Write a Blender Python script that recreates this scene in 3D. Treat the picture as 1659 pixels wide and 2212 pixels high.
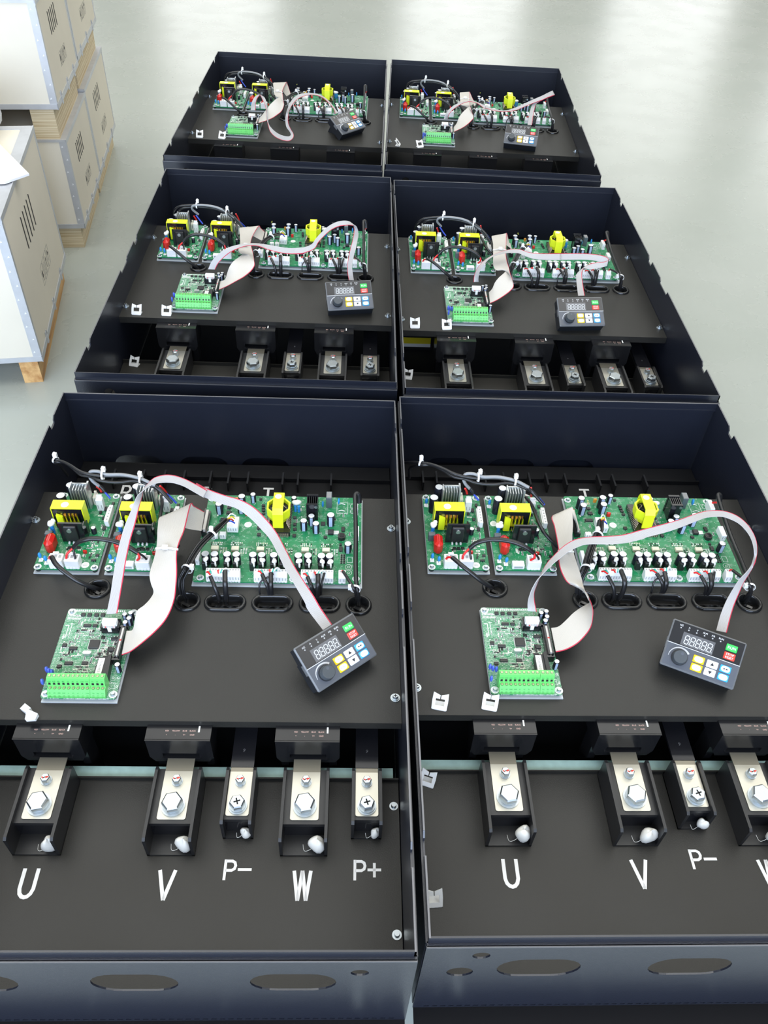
import bpy, bmesh, math, random
from mathutils import Vector, Matrix
random.seed(7)
for o in list(bpy.data.objects): bpy.data.objects.remove(o)
SC = bpy.context.scene
COL = SC.collection
PI = math.pi
# ------------------------------------------------------------ camera
CAM_Z, PITCH, ROLL, FPX = 1.0190, 0.7804, 0.0591, 1771.5
cam = bpy.data.cameras.new('camera')
cam.sensor_fit = 'HORIZONTAL'; cam.sensor_width = 36.0
cam.lens = FPX / 1659 * 36.0
cam.clip_start = 0.02; cam.clip_end = 100
cob = bpy.data.objects.new('camera', cam); COL.objects.link(cob)
F = Vector((0, math.cos(PITCH), -math.sin(PITCH))); U0 = Vector((0, math.sin(PITCH), math.cos(PITCH))); R0 = Vector((1, 0, 0))
Rv = R0 * math.cos(ROLL) + U0 * math.sin(ROLL); Uv = U0 * math.cos(ROLL) - R0 * math.sin(ROLL)
cob.matrix_world = Matrix(((Rv.x, Uv.x, -F.x, 0), (Rv.y, Uv.y, -F.y, 0), (Rv.z, Uv.z, -F.z, CAM_Z), (0, 0, 0, 1)))
SC.camera = cob
# ------------------------------------------------------------ exposure and light
SC.view_settings.view_transform = 'Standard'; SC.view_settings.look = 'None'
SC.view_settings.gamma = 1.0; SC.view_settings.use_curve_mapping = False
SC.view_settings.exposure = 0.0
LNEAR, LFAR, LCEIL = 180, 36, 84
W = bpy.data.worlds.new('World'); SC.world = W; W.use_nodes = True
wn = W.node_tree.nodes; wl = W.node_tree.links
bg = wn['Background']
tc = wn.new('ShaderNodeTexCoord'); sp = wn.new('ShaderNodeSeparateXYZ'); wl.new(tc.outputs['Generated'], sp.inputs[0])
rp = wn.new('ShaderNodeValToRGB'); wl.new(sp.outputs['Z'], rp.inputs['Fac'])
e = rp.color_ramp.elements
e[0].position = 0.0; e[0].color = (0.50, 0.56, 0.66, 1)
e[1].position = 0.9; e[1].color = (0.34, 0.35, 0.36, 1)
m_ = e.new(0.35); m_.color = (0.42, 0.45, 0.50, 1)
wl.new(rp.outputs[0], bg.inputs['Color']); bg.inputs['Strength'].default_value = 1.0

def area(name, loc, target, sx, sy, energy, color):
    l = bpy.data.lights.new(name, 'AREA'); l.shape = 'RECTANGLE'; l.size = sx; l.size_y = sy; l.energy = energy; l.color = color
    o = bpy.data.objects.new(name, l); COL.objects.link(o); o.location = loc
    o.rotation_euler = (Vector(target) - Vector(loc)).to_track_quat('-Z', 'Y').to_euler()
    return o
area('window_light_near', (-0.6, -1.45, 1.25), (-0.6, 0, 1.05), 4.4, 1.8, LNEAR, (0.64, 0.77, 1.0))
for wx in (-5.2, -2.5, 0.6, 3.2, 5.6): area('window_light_far', (wx, 11.8, 2.4), (wx, 0, 1.6), 1.5, 3.6, LFAR, (1.0, 0.99, 0.96))
for lx, ly in ((-2.6, 0.8), (2.6, 0.8), (-2.6, 4.6), (2.6, 4.6)): area('ceiling_fill', (lx, ly, 4.9), (lx, ly, 0), 3.0, 3.0, LCEIL, (1.0, 0.985, 0.94))  # unseen overhead fill, added to brighten the closed room
area('ceiling_fill', (0, 2.4, 4.9), (0, 2.4, 0), 3.0, 5.0, LCEIL, (1.0, 0.985, 0.94))  # central fill panel, added for exposure like the four above

# ------------------------------------------------------------ materials
MATS = {}
def mat(name, col, rough=0.5, metal=0.0, spec=0.5, bump=0.0, bscale=400.0, trans=0.0, alpha=1.0, coat=0.0, var=0.0, vscale=40.0):
    if name in MATS: return MATS[name]
    m = bpy.data.materials.new(name); m.use_nodes = True
    n = m.node_tree.nodes; l = m.node_tree.links; b = n['Principled BSDF']
    b.inputs['Base Color'].default_value = (*col, 1); b.inputs['Roughness'].default_value = rough
    b.inputs['Metallic'].default_value = metal; b.inputs['Specular IOR Level'].default_value = spec
    b.inputs['Transmission Weight'].default_value = trans; b.inputs['Alpha'].default_value = alpha
    b.inputs['Coat Weight'].default_value = coat
    m.diffuse_color = (*col, 1)
    tcn = n.new('ShaderNodeTexCoord')
    nz = n.new('ShaderNodeTexNoise'); nz.inputs['Scale'].default_value = vscale; nz.inputs['Detail'].default_value = 4
    l.new(tcn.outputs['Object'], nz.inputs['Vector'])
    mx = n.new('ShaderNodeMix'); mx.data_type = 'RGBA'
    mx.inputs['A'].default_value = (*[c * (1 - var) for c in col], 1); mx.inputs['B'].default_value = (*[min(1, c * (1 + var)) for c in col], 1)
    l.new(nz.outputs['Fac'], mx.inputs['Factor']); l.new(mx.outputs['Result'], b.inputs['Base Color'])
    if bump > 0:
        n2 = n.new('ShaderNodeTexNoise'); n2.inputs['Scale'].default_value = bscale; n2.inputs['Detail'].default_value = 2
        l.new(tcn.outputs['Object'], n2.inputs['Vector'])
        bp = n.new('ShaderNodeBump'); bp.inputs['Strength'].default_value = bump; bp.inputs['Distance'].default_value = 0.0006
        l.new(n2.outputs['Fac'], bp.inputs['Height']); l.new(bp.outputs['Normal'], b.inputs['Normal'])
    MATS[name] = m
    return m

def pcb_mat(name, dens, scale, white):
    m = bpy.data.materials.new(name); m.use_nodes = True
    n = m.node_tree.nodes; l = m.node_tree.links; b = n['Principled BSDF']
    b.inputs['Roughness'].default_value = 0.32
    t = n.new('ShaderNodeTexCoord')
    def brick(sc, w, h, mort, seed):
        mp = n.new('ShaderNodeMapping'); mp.inputs['Location'].default_value = (seed * .013, seed * .021, 0); l.new(t.outputs['Object'], mp.inputs[0])
        k = n.new('ShaderNodeTexBrick'); k.inputs['Scale'].default_value = sc; k.inputs['Brick Width'].default_value = w; k.inputs['Row Height'].default_value = h
        k.inputs['Mortar Size'].default_value = mort; k.inputs['Color1'].default_value = (1, 1, 1, 1); k.inputs['Color2'].default_value = (0, 0, 0, 1); k.inputs['Mortar'].default_value = (0, 0, 0, 1)
        k.inputs['Bias'].default_value = -0.25; k.inputs['Mortar Smooth'].default_value = 0.0
        l.new(mp.outputs[0], k.inputs['Vector'])
        return k
    def noise(sc, thr, seed):
        mp = n.new('ShaderNodeMapping'); mp.inputs['Location'].default_value = (seed, seed * 2, 0); l.new(t.outputs['Object'], mp.inputs[0])
        z = n.new('ShaderNodeTexNoise'); z.inputs['Scale'].default_value = sc; z.inputs['Detail'].default_value = 1; l.new(mp.outputs[0], z.inputs['Vector'])
        g = n.new('ShaderNodeMath'); g.operation = 'GREATER_THAN'; g.inputs[1].default_value = thr; l.new(z.outputs['Fac'], g.inputs[0]); return g
    def mul(a, c):
        q = n.new('ShaderNodeMath'); q.operation = 'MULTIPLY'; l.new(a, q.inputs[0]); l.new(c, q.inputs[1]); return q.outputs[0]
    def mixc(f, A, B):
        q = n.new('ShaderNodeMix'); q.data_type = 'RGBA'; l.new(f, q.inputs['Factor'])
        if isinstance(A, tuple): q.inputs['A'].default_value = (*A, 1)
        else: l.new(A, q.inputs['A'])
        q.inputs['B'].default_value = (*B, 1); return q.outputs['Result']
    # copper traces under the solder mask
    tr = brick(scale * 30, 1.6, 0.055, 0.012, 3); tm = noise(45, .5, 2)
    base = mixc(mul(tr.outputs['Color'], tm.outputs[0]), (0.004, 0.180, 0.060), (0.018, 0.270, 0.105))
    # silk screen marks and tinned pads
    s1 = brick(scale * 100, 0.16, 0.22, 0.05, 1); g1 = noise(170, 1 - dens, 5)
    s2 = brick(scale * 100, 0.32, 0.10, 0.035, 9); g2 = noise(110, 1 - dens * .95, 8)
    c = mixc(mul(s1.outputs['Color'], g1.outputs[0]), base, white)
    c = mixc(mul(s2.outputs['Color'], g2.outputs[0]), c, tuple(x * .8 for x in white))
    l.new(c, b.inputs['Base Color'])
    m.diffuse_color = (0, .3, .1, 1); MATS[name] = m
    return m

BLK = mat('black_powder_coat', (0.0105, 0.0125, 0.0205), 0.31, bump=0.2, bscale=900, spec=0.8, var=0.08)  # blue in the base colour stands in for window light on the fronts
BLKM = mat('matt_black_plate', (0.0200, 0.0190, 0.0165), 0.44, bump=0.25, bscale=900, spec=0.38, var=0.06)
DARK = mat('dark_interior_metal', (0.006, 0.006, 0.007), 0.6, spec=0.3)
FLG = mat('darker_flange_steel', (0.003, 0.003, 0.004), 0.5, spec=0.2)  # flange colour set much darker than the cabinet plates
EDGE = mat('painted_edge_highlight', (0.16, 0.16, 0.17), 0.35, metal=0.6)  # bright tone that paints the highlight along rim and ledge edges
ALU = mat('brushed_aluminium', (0.62, 0.64, 0.64), 0.32, metal=0.75, var=0.1)
ALUP = mat('grey_backing_sheet', (0.50, 0.53, 0.54), 0.45, metal=0.2)
CHR = mat('bright_zinc', (0.50, 0.545, 0.575), 0.36, metal=1.0)
BUS = mat('tinned_busbar', (0.54, 0.52, 0.45), 0.36, metal=0.9)
BUSD = mat('tarnished_busbar', (0.26, 0.24, 0.19), 0.40, metal=0.7)
BPL = mat('black_plastic', (0.014, 0.014, 0.015), 0.38)
BPG = mat('glossy_black_plastic', (0.010, 0.010, 0.012), 0.14)
RUB = mat('black_rubber', (0.010, 0.010, 0.010), 0.16)
CAB_ = mat('black_cable_sheath', (0.012, 0.012, 0.013), 0.30)
GRS = mat('grey_cable_sheath', (0.24, 0.245, 0.25), 0.4)
WPL = mat('white_plastic', (0.80, 0.80, 0.78), 0.35)
WSH = mat('white_connector_slot', (0.35, 0.36, 0.36), 0.5)
CRM = mat('cream_plastic', (0.76, 0.73, 0.58), 0.4)
TIE = mat('white_nylon', (0.80, 0.80, 0.79), 0.3)
RED = mat('red_epoxy', (0.55, 0.02, 0.015), 0.18)
REDW = mat('red_wire_insulation', (0.70, 0.02, 0.02), 0.35)
GRNW = mat('green_wire_insulation', (0.03, 0.42, 0.34), 0.35)
WHTW = mat('white_wire_insulation', (0.75, 0.75, 0.73), 0.35)
BLUW = mat('blue_wire_insulation', (0.02, 0.06, 0.5), 0.35)
YLWW = mat('yellow_wire_insulation', (0.75, 0.6, 0.02), 0.35)
BLU = mat('blue_ceramic', (0.03, 0.26, 0.62), 0.3)
BLU2 = mat('violet_blue_ceramic', (0.07, 0.12, 0.55), 0.35)
YEL = mat('yellow_insulating_tape', (0.72, 0.80, 0.015), 0.32, var=0.05)
YELD = mat('yellow_bobbin_tape', (0.78, 0.62, 0.01), 0.35)
AMB = mat('amber_coil', (0.62, 0.26, 0.03), 0.3)
COPW = mat('tinned_wire', (0.55, 0.42, 0.32), 0.35, metal=0.6)
GRYB = mat('grey_film_box', (0.10, 0.12, 0.13), 0.35)
CAPB = mat('capacitor_sleeve', (0.012, 0.013, 0.020), 0.22)
CAPS = mat('capacitor_stripe', (0.38, 0.46, 0.62), 0.3)
CAPT = mat('capacitor_top', (0.72, 0.74, 0.75), 0.35, metal=0.5)
SPL = mat('satin_black_sensor_plastic', (0.010, 0.010, 0.011), 0.22)
GLUE = mat('white_silicone', (0.80, 0.79, 0.74), 0.3, var=0.05)
STK = mat('white_paper_sticker', (0.80, 0.80, 0.76), 0.6)
INKG = mat('grey_ink', (0.22, 0.22, 0.22), 0.6)
INKP = mat('faint_pink_ink', (0.62, 0.40, 0.34), 0.6)
INKO = mat('olive_ink', (0.38, 0.42, 0.05), 0.6)
GTB = mat('green_terminal_plastic', (0.13, 0.56, 0.13), 0.32)
GTBD = mat('green_terminal_print', (0.03, 0.24, 0.07), 0.5)
BRS = mat('brass_screw', (0.55, 0.48, 0.33), 0.3, metal=0.9)
RIB = mat('grey_ribbon_insulation', (0.42, 0.41, 0.41), 0.38)
RIBW = mat('white_ribbon_insulation', (0.53, 0.50, 0.45), 0.42)
RIBR = mat('red_ribbon_edge', (0.52, 0.02, 0.06), 0.4)
RIBG = mat('ribbon_groove', (0.26, 0.25, 0.255), 0.5)
RIBWG = mat('white_ribbon_groove', (0.42, 0.39, 0.35), 0.5)
LET = mat('white_vinyl_letter', (0.78, 0.78, 0.78), 0.45)
TEAL = mat('teal_insulation_sheet', (0.38, 0.55, 0.51), 0.35, var=0.35, vscale=60)
REDP = mat('red_paint_mark', (0.60, 0.04, 0.02), 0.4)
KBZ = mat('keypad_bezel_grey', (0.14, 0.145, 0.15), 0.40)
KUP = mat('keypad_black_window', (0.018, 0.018, 0.020), 0.22)
KLO = mat('keypad_slate_panel', (0.075, 0.083, 0.100), 0.38)
KBD = mat('keypad_body_black', (0.013, 0.015, 0.019), 0.45)
KNB = mat('keypad_knob_grey', (0.050, 0.058, 0.064), 0.45)
KLN = mat('keypad_silver_line', (0.55, 0.56, 0.58), 0.3)
KDS = mat('display_window_grey', (0.10, 0.10, 0.105), 0.25)
KSG = mat('display_segment', (0.52, 0.53, 0.53), 0.4)
KGR = mat('key_green', (0.04, 0.50, 0.09), 0.4)
KRD = mat('key_red', (0.72, 0.05, 0.03), 0.4)
KYL = mat('key_yellow', (0.85, 0.55, 0.005), 0.4)
KBL = mat('key_blue', (0.04, 0.36, 0.78), 0.4)
KWH = mat('key_white', (0.78, 0.79, 0.82), 0.4)
PLY = mat('pale_plywood', (0.72, 0.66, 0.54), 0.55, var=0.06, vscale=9)
GALV = mat('galvanised_steel', (0.53, 0.54, 0.56), 0.38, metal=0.45, var=0.18, vscale=30)
INK = mat('black_stencil_ink', (0.02, 0.018, 0.015), 0.7)
INKF = mat('thin_grey_stencil_ink', (0.20, 0.19, 0.17), 0.7)
FOAM = mat('white_foam_sheet', (0.80, 0.79, 0.81), 0.6)
FILM = mat('crumpled_clear_film', (0.80, 0.80, 0.78), 0.25, alpha=0.55, bump=1.0, bscale=30)
PCBP = pcb_mat('power_board_laminate', 0.42, 1.0, (0.55, 0.62, 0.55))
PCBM = pcb_mat('drive_board_laminate', 0.42, 1.0, (0.50, 0.60, 0.54))
PCBC = pcb_mat('control_board_laminate', 0.62, 1.1, (0.62, 0.70, 0.62))

def wood_mat(name, c1, c2, sx, sy, sz, layered=False):
    m = bpy.data.materials.new(name); m.use_nodes = True
    n = m.node_tree.nodes; l = m.node_tree.links; b = n['Principled BSDF']; b.inputs['Roughness'].default_value = 0.6
    t = n.new('ShaderNodeTexCoord'); mp = n.new('ShaderNodeMapping'); mp.inputs['Scale'].default_value = (sx, sy, sz); l.new(t.outputs['Object'], mp.inputs[0])
    z = n.new('ShaderNodeTexNoise'); z.inputs['Scale'].default_value = 1.0; z.inputs['Detail'].default_value = 5; l.new(mp.outputs[0], z.inputs['Vector'])
    r = n.new('ShaderNodeValToRGB'); l.new(z.outputs['Fac'], r.inputs['Fac'])
    r.color_ramp.elements[0].position = .35; r.color_ramp.elements[0].color = (*c1, 1); r.color_ramp.elements[1].position = .62; r.color_ramp.elements[1].color = (*c2, 1)
    l.new(r.outputs[0], b.inputs['Base Color'])
    m.diffuse_color = (*c2, 1); MATS[name] = m; return m
LVL = wood_mat('layered_veneer_timber', (0.46, 0.33, 0.17), (0.74, 0.63, 0.43), 4, 4, 320)
PINE = wood_mat('knotty_pine', (0.46, 0.22, 0.07), (0.72, 0.44, 0.18), 60, 5, 60)

# ------------------------------------------------------------ mesh building helpers
def props(o, label=None, cat=None, group=None, kind=None):
    if label:
        o['label'] = label
        if len(label.split()) > 16: print('LONG', len(label.split()), label)
    if cat: o['category'] = cat
    if group: o['group'] = group
    if kind: o['kind'] = kind
    return o
def empty(name, loc=(0, 0, 0), rz=0.0):
    o = bpy.data.objects.new(name, None); COL.objects.link(o); o.location = loc; o.rotation_euler = (0, 0, rz); o.empty_display_size = 0.01
    return o

class MB:
    """collects shapes in millimetres (scale s) and links them as ONE mesh object"""
    def __init__(s, scale=0.001, off=(0, 0, 0)):
        s.v = []; s.f = []; s.m = []; s.sm = []; s.mats = []; s.s = scale; s.o = off
    def mi(s, m):
        if m not in s.mats: s.mats.append(m)
        return s.mats.index(m)
    def add(s, vs, fs, m, smooth=False):
        b = len(s.v); k = s.mi(m)
        s.v += [((x - s.o[0]) * s.s, (y - s.o[1]) * s.s, (z - s.o[2]) * s.s) for x, y, z in vs]
        for f in fs: s.f.append([i + b for i in f]); s.m.append(k); s.sm.append(smooth)
    def hexa(s, p, m):
        s.add(p, [(0, 3, 2, 1), (4, 5, 6, 7), (0, 1, 5, 4), (1, 2, 6, 5), (2, 3, 7, 6), (3, 0, 4, 7)], m)
    def box(s, x0, x1, y0, y1, z0, z1, m, rot=0.0, taper=0.0):
        t = taper
        p = [(x0, y0, z0), (x1, y0, z0), (x1, y1, z0), (x0, y1, z0), (x0 + t, y0 + t, z1), (x1 - t, y0 + t, z1), (x1 - t, y1 - t, z1), (x0 + t, y1 - t, z1)]
        if rot:
            cx, cy = (x0 + x1) / 2, (y0 + y1) / 2; c, q = math.cos(rot), math.sin(rot)
            p = [(cx + (x - cx) * c - (y - cy) * q, cy + (x - cx) * q + (y - cy) * c, z) for x, y, z in p]
        s.hexa(p, m)
    def bbox(s, x0, x1, y0, y1, z0, z1, m, b=0.4):
        """box with chamfered vertical and top edges"""
        def ring(x0, x1, y0, y1, z, b):
            return [(x0 + b, y0, z), (x1 - b, y0, z), (x1, y0 + b, z), (x1, y1 - b, z), (x1 - b, y1, z), (x0 + b, y1, z), (x0, y1 - b, z), (x0, y0 + b, z)]
        vs = ring(x0, x1, y0, y1, z0, b) + ring(x0, x1, y0, y1, z1 - b, b) + ring(x0 + b, x1 - b, y0 + b, y1 - b, z1, b * .6)
        fs = [tuple(range(7, -1, -1)), tuple(range(16, 24))]
        for r in (0, 8):
            for i in range(8): j = (i + 1) % 8; fs.append((r + i, r + j, r + 8 + j, r + 8 + i))
        s.add(vs, fs, m)
    def cyl(s, cx, cy, z0, z1, r, m, n=16, r2=None, cap=None, ax='z', bev=0.0):
        r2 = r if r2 is None else r2
        prof = [(r, z0), (r2, z1)] if not bev else [(r, z0), (r2, z1 - bev), (r2 - bev, z1)]
        vs = []; 
        for rr, z in prof:
            for i in range(n):
                a = 2 * PI * i / n; vs.append((cx + rr * math.cos(a), cy + rr * math.sin(a), z))
        if ax == 'y': vs = [(x, cy + (z - 0), y - cy) if False else (x, z, y) for x, y, z in vs]
        if ax == 'x': vs = [(z, x, y) for x, y, z in vs]
        k = len(prof)
        fs = [(q * n + i, q * n + (i + 1) % n, (q + 1) * n + (i + 1) % n, (q + 1) * n + i) for q in range(k - 1) for i in range(n)]
        s.add(vs, fs, m, True)
        s.add(vs[:n], [tuple(range(n - 1, -1, -1))], m); s.add(vs[-n:], [tuple(range(n))], cap or m)
    def hexbolt(s, cx, cy, z0, r, h, m, rot=0.0):
        vs = []
        for rr, z in ((r, z0), (r, z0 + h * .82), (r * .86, z0 + h)):
            for i in range(6): a = PI / 3 * i + rot; vs.append((cx + rr * math.cos(a), cy + rr * math.sin(a), z))
        fs = [(q * 6 + i, q * 6 + (i + 1) % 6, (q + 1) * 6 + (i + 1) % 6, (q + 1) * 6 + i) for q in range(2) for i in range(6)] + [(12, 13, 14, 15, 16, 17)]
        s.add(vs, fs, m)
    def tube(s, pts, r, m, n=8, flat=1.0, sub=6, caps=True, spline=True):
        P = smooth_path(pts, sub) if spline and len(pts) > 2 else [Vector(p) for p in pts]
        up = Vector((0, 0, 1)); vs = []; prev = None
        for i, p in enumerate(P):
            t = (P[min(i + 1, len(P) - 1)] - P[max(i - 1, 0)])
            if t.length < 1e-9: t = Vector((0, 0, 1))
            t.normalize()
            if prev is None:
                a = t.cross(up)
                if a.length < 1e-3: a = t.cross(Vector((1, 0, 0)))
            else:
                a = prev - t * prev.dot(t)
            a.normalize(); prev = a; b = t.cross(a)
            for k in range(n):
                an = 2 * PI * k / n; q = p + a * (r * math.cos(an)) + b * (r * flat * math.sin(an)); vs.append(tuple(q))
        L = len(P)
        fs = [(i * n + k, i * n + (k + 1) % n, (i + 1) * n + (k + 1) % n, (i + 1) * n + k) for i in range(L - 1) for k in range(n)]
        s.add(vs, fs, m, True)
        if caps:
            s.add(vs[:n], [tuple(range(n - 1, -1, -1))], m); s.add(vs[-n:], [tuple(range(n))], m)
    def blob(s, cx, cy, cz, rx, ry, rz, m, seed=1, amp=0.2, n=12):
        rnd = random.Random(seed); ph = [rnd.uniform(0, 6.28) for _ in range(4)]
        vs = []; 
        for i in range(n // 2 + 1):
            th = PI * i / (n // 2)
            for j in range(n):
                a = 2 * PI * j / n
                k = 1 + amp * (math.sin(2 * a + ph[0]) * .5 + math.sin(3 * a + ph[1] + th) * .4 + math.cos(2 * th + ph[2]) * .4)
                vs.append((cx + rx * k * math.sin(th) * math.cos(a), cy + ry * k * math.sin(th) * math.sin(a), cz + rz * k * math.cos(th)))
        fs = [(i * n + j, (i + 1) * n + j, (i + 1) * n + (j + 1) % n, i * n + (j + 1) % n) for i in range(n // 2) for j in range(n)]
        s.add(vs, fs, m, True)
    def prism(s, poly, z0, z1, m, axis='z', smooth=False):
        """extrude a convex polygon; axis z: poly=(x,y); axis x: poly=(y,z), z0/z1 are x values"""
        n = len(poly)
        mk = (lambda p, z: (p[0], p[1], z)) if axis == 'z' else ((lambda p, z: (z, p[0], p[1])) if axis == 'x' else (lambda p, z: (p[0], z, p[1])))
        vs = [mk(p, z0) for p in poly] + [mk(p, z1) for p in poly]
        fs = [tuple(range(n - 1, -1, -1)), tuple(range(n, 2 * n))] + [(i, (i + 1) % n, n + (i + 1) % n, n + i) for i in range(n)]
        s.add(vs, fs, m, smooth)
    def mesh(s, verts, faces, m, M=None):
        vs = [tuple(M @ Vector(v)) if M else tuple(v) for v in verts]; s.add(vs, faces, m)
    def text(s, txt, x, y, z, size, m, rot=0.0, M=None, sx=1.0, align='CENTER'):
        V, Fc = text_mesh(txt, align)
        k = size / .72
        R = Matrix.Translation((x, y, z)) @ Matrix.Rotation(rot, 4, 'Z') @ Matrix.Diagonal((k * sx, k, 1, 1))
        if M: R = M @ R
        vs = [tuple(R @ Vector((v[0], v[1] - .36, 0))) for v in V]
        s.add(vs, Fc, m)
    def stroke(s, pts, w, z0, z1, m, closed=False):
        """flat ribbon of constant width along a 2D path"""
        P = [Vector((p[0], p[1])) for p in pts]; n = len(P); L = []; R = []
        for i in range(n):
            a = P[i - 1] if (i > 0 or closed) else None; b = P[(i + 1) % n] if (i < n - 1 or closed) else None
            d1 = (P[i] - a).normalized() if a is not None else None; d2 = (b - P[i]).normalized() if b is not None else None
            if d1 is None: d1 = d2
            if d2 is None: d2 = d1
            n1 = Vector((-d1.y, d1.x)); n2 = Vector((-d2.y, d2.x)); nn = (n1 + n2)
            if nn.length < .2: nn = n1
            nn.normalize(); k = (w / 2) / max(.35, nn.dot(n1))
            L.append(P[i] + nn * k); R.append(P[i] - nn * k)
        e = n if closed else n - 1
        for i in range(e):
            j = (i + 1) % n
            s.hexa([(R[i].x, R[i].y, z0), (R[j].x, R[j].y, z0), (L[j].x, L[j].y, z0), (L[i].x, L[i].y, z0), (R[i].x, R[i].y, z1), (R[j].x, R[j].y, z1), (L[j].x, L[j].y, z1), (L[i].x, L[i].y, z1)], m)
    def data(s, name):
        me = bpy.data.meshes.new(name); me.from_pydata(s.v, [], s.f)
        for m in s.mats: me.materials.append(m)
        me.polygons.foreach_set('material_index', s.m); me.polygons.foreach_set('use_smooth', s.sm); me.update()
        return me
    def build(s, name, parent=None, loc=(0, 0, 0), rz=0.0):
        o = bpy.data.objects.new(name, s.data(name)); COL.objects.link(o); o.location = loc; o.rotation_euler = (0, 0, rz)
        if parent: o.parent = parent
        return o

def smooth_path(pts, sub=6):
    P = [Vector(p) for p in pts]; out = []
    for i in range(len(P) - 1):
        p0 = P[i - 1] if i else P[0] * 2 - P[1]; p1 = P[i]; p2 = P[i + 1]; p3 = P[i + 2] if i + 2 < len(P) else P[-1] * 2 - P[-2]
        for k in range(sub):
            t = k / sub
            out.append(0.5 * ((2 * p1) + (p2 - p0) * t + (2 * p0 - 5 * p1 + 4 * p2 - p3) * t * t + (3 * p1 - p0 - 3 * p2 + p3) * t ** 3))
    out.append(P[-1]); return out

_tc = {}
def text_mesh(txt, align='CENTER'):
    k = (txt, align)
    if k not in _tc:
        cu = bpy.data.curves.new('t', 'FONT'); cu.body = txt; cu.size = 1.0; cu.align_x = align; cu.resolution_u = 2
        ob = bpy.data.objects.new('t', cu); COL.objects.link(ob)
        dg = bpy.context.evaluated_depsgraph_get(); me = bpy.data.meshes.new_from_object(ob.evaluated_get(dg))
        _tc[k] = ([tuple(v.co) for v in me.vertices], [tuple(p.vertices) for p in me.polygons])
        bpy.data.objects.remove(ob); bpy.data.curves.remove(cu); bpy.data.meshes.remove(me)
    return _tc[k]

def sheet(outline, holes, thick):
    """flat sheet with holes from a 2D outline: verts, faces (z from -thick/2 to thick/2)"""
    cu = bpy.data.curves.new('s', 'CURVE'); cu.dimensions = '2D'; cu.fill_mode = 'BOTH'; cu.extrude = thick / 2
    for loop in [outline] + holes:
        sp = cu.splines.new('POLY'); sp.points.add(len(loop) - 1); sp.use_cyclic_u = True
        for i, p in enumerate(loop): sp.points[i].co = (p[0], p[1], 0, 1)
    ob = bpy.data.objects.new('s', cu); COL.objects.link(ob)
    dg = bpy.context.evaluated_depsgraph_get(); me = bpy.data.meshes.new_from_object(ob.evaluated_get(dg))
    r = ([tuple(v.co) for v in me.vertices], [tuple(p.vertices) for p in me.polygons])
    bpy.data.objects.remove(ob); bpy.data.curves.remove(cu); bpy.data.meshes.remove(me)
    return r
def oval(cx, cy, w, h, n=10):
    r = h / 2; d = w / 2 - r
    return [(cx + d + r * math.cos(a), cy + r * math.sin(a)) for a in [(-PI / 2) + PI * i / n for i in range(n + 1)]] + [(cx - d + r * math.cos(a), cy + r * math.sin(a)) for a in [PI / 2 + PI * i / n for i in range(n + 1)]]
def circ(cx, cy, r, n=20): return [(cx + r * math.cos(2 * PI * i / n), cy + r * math.sin(2 * PI * i / n)) for i in range(n)]

def copy_tree(o, parent=None):
    c = o.copy(); COL.objects.link(c); c.parent = parent
    for ch in list(o.children): copy_tree(ch, c)
    return c

# ------------------------------------------------------------ cabinet poses  (x, y, turn) with the rim height
RIM = 0.32
S = 0.46
POSE = {'A': (-0.4419 * S, 1.2173 * S, 0.0558), 'B': (0.5728 * S, 1.2987 * S, 0.0616), 'C': (-0.5203 * S, 2.8654 * S, 0.0472),
        'D': (0.4980 * S, 2.8908 * S, 0.0559), 'E': (-0.6225 * S, 4.5493 * S, 0.0243), 'F': (0.3981 * S, 4.5880 * S, 0.0156)}
NM = {'A': 'nearest left cabinet', 'B': 'nearest right cabinet', 'C': 'middle left cabinet', 'D': 'middle right cabinet',
      'E': 'farthest left cabinet', 'F': 'farthest right cabinet'}
def world(c, p):
    X, Y, t = POSE[c]; co, s_ = math.cos(t), math.sin(t)
    return (X + co * p[0] - s_ * p[1], Y + s_ * p[0] + co * p[1], RIM + p[2])
used = {}
def put(proto, c, p, label, cat, group=None, rz=0.0):
    """first call moves the prototype itself, later calls copy the thing with its parts; p in metres in the cabinet frame"""
    o = proto if proto.name not in used else copy_tree(proto)
    used[proto.name] = 1
    o.location = world(c, p); o.rotation_euler = (0, 0, POSE[c][2] + rz)
    props(o, label, cat, group); return o
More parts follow.
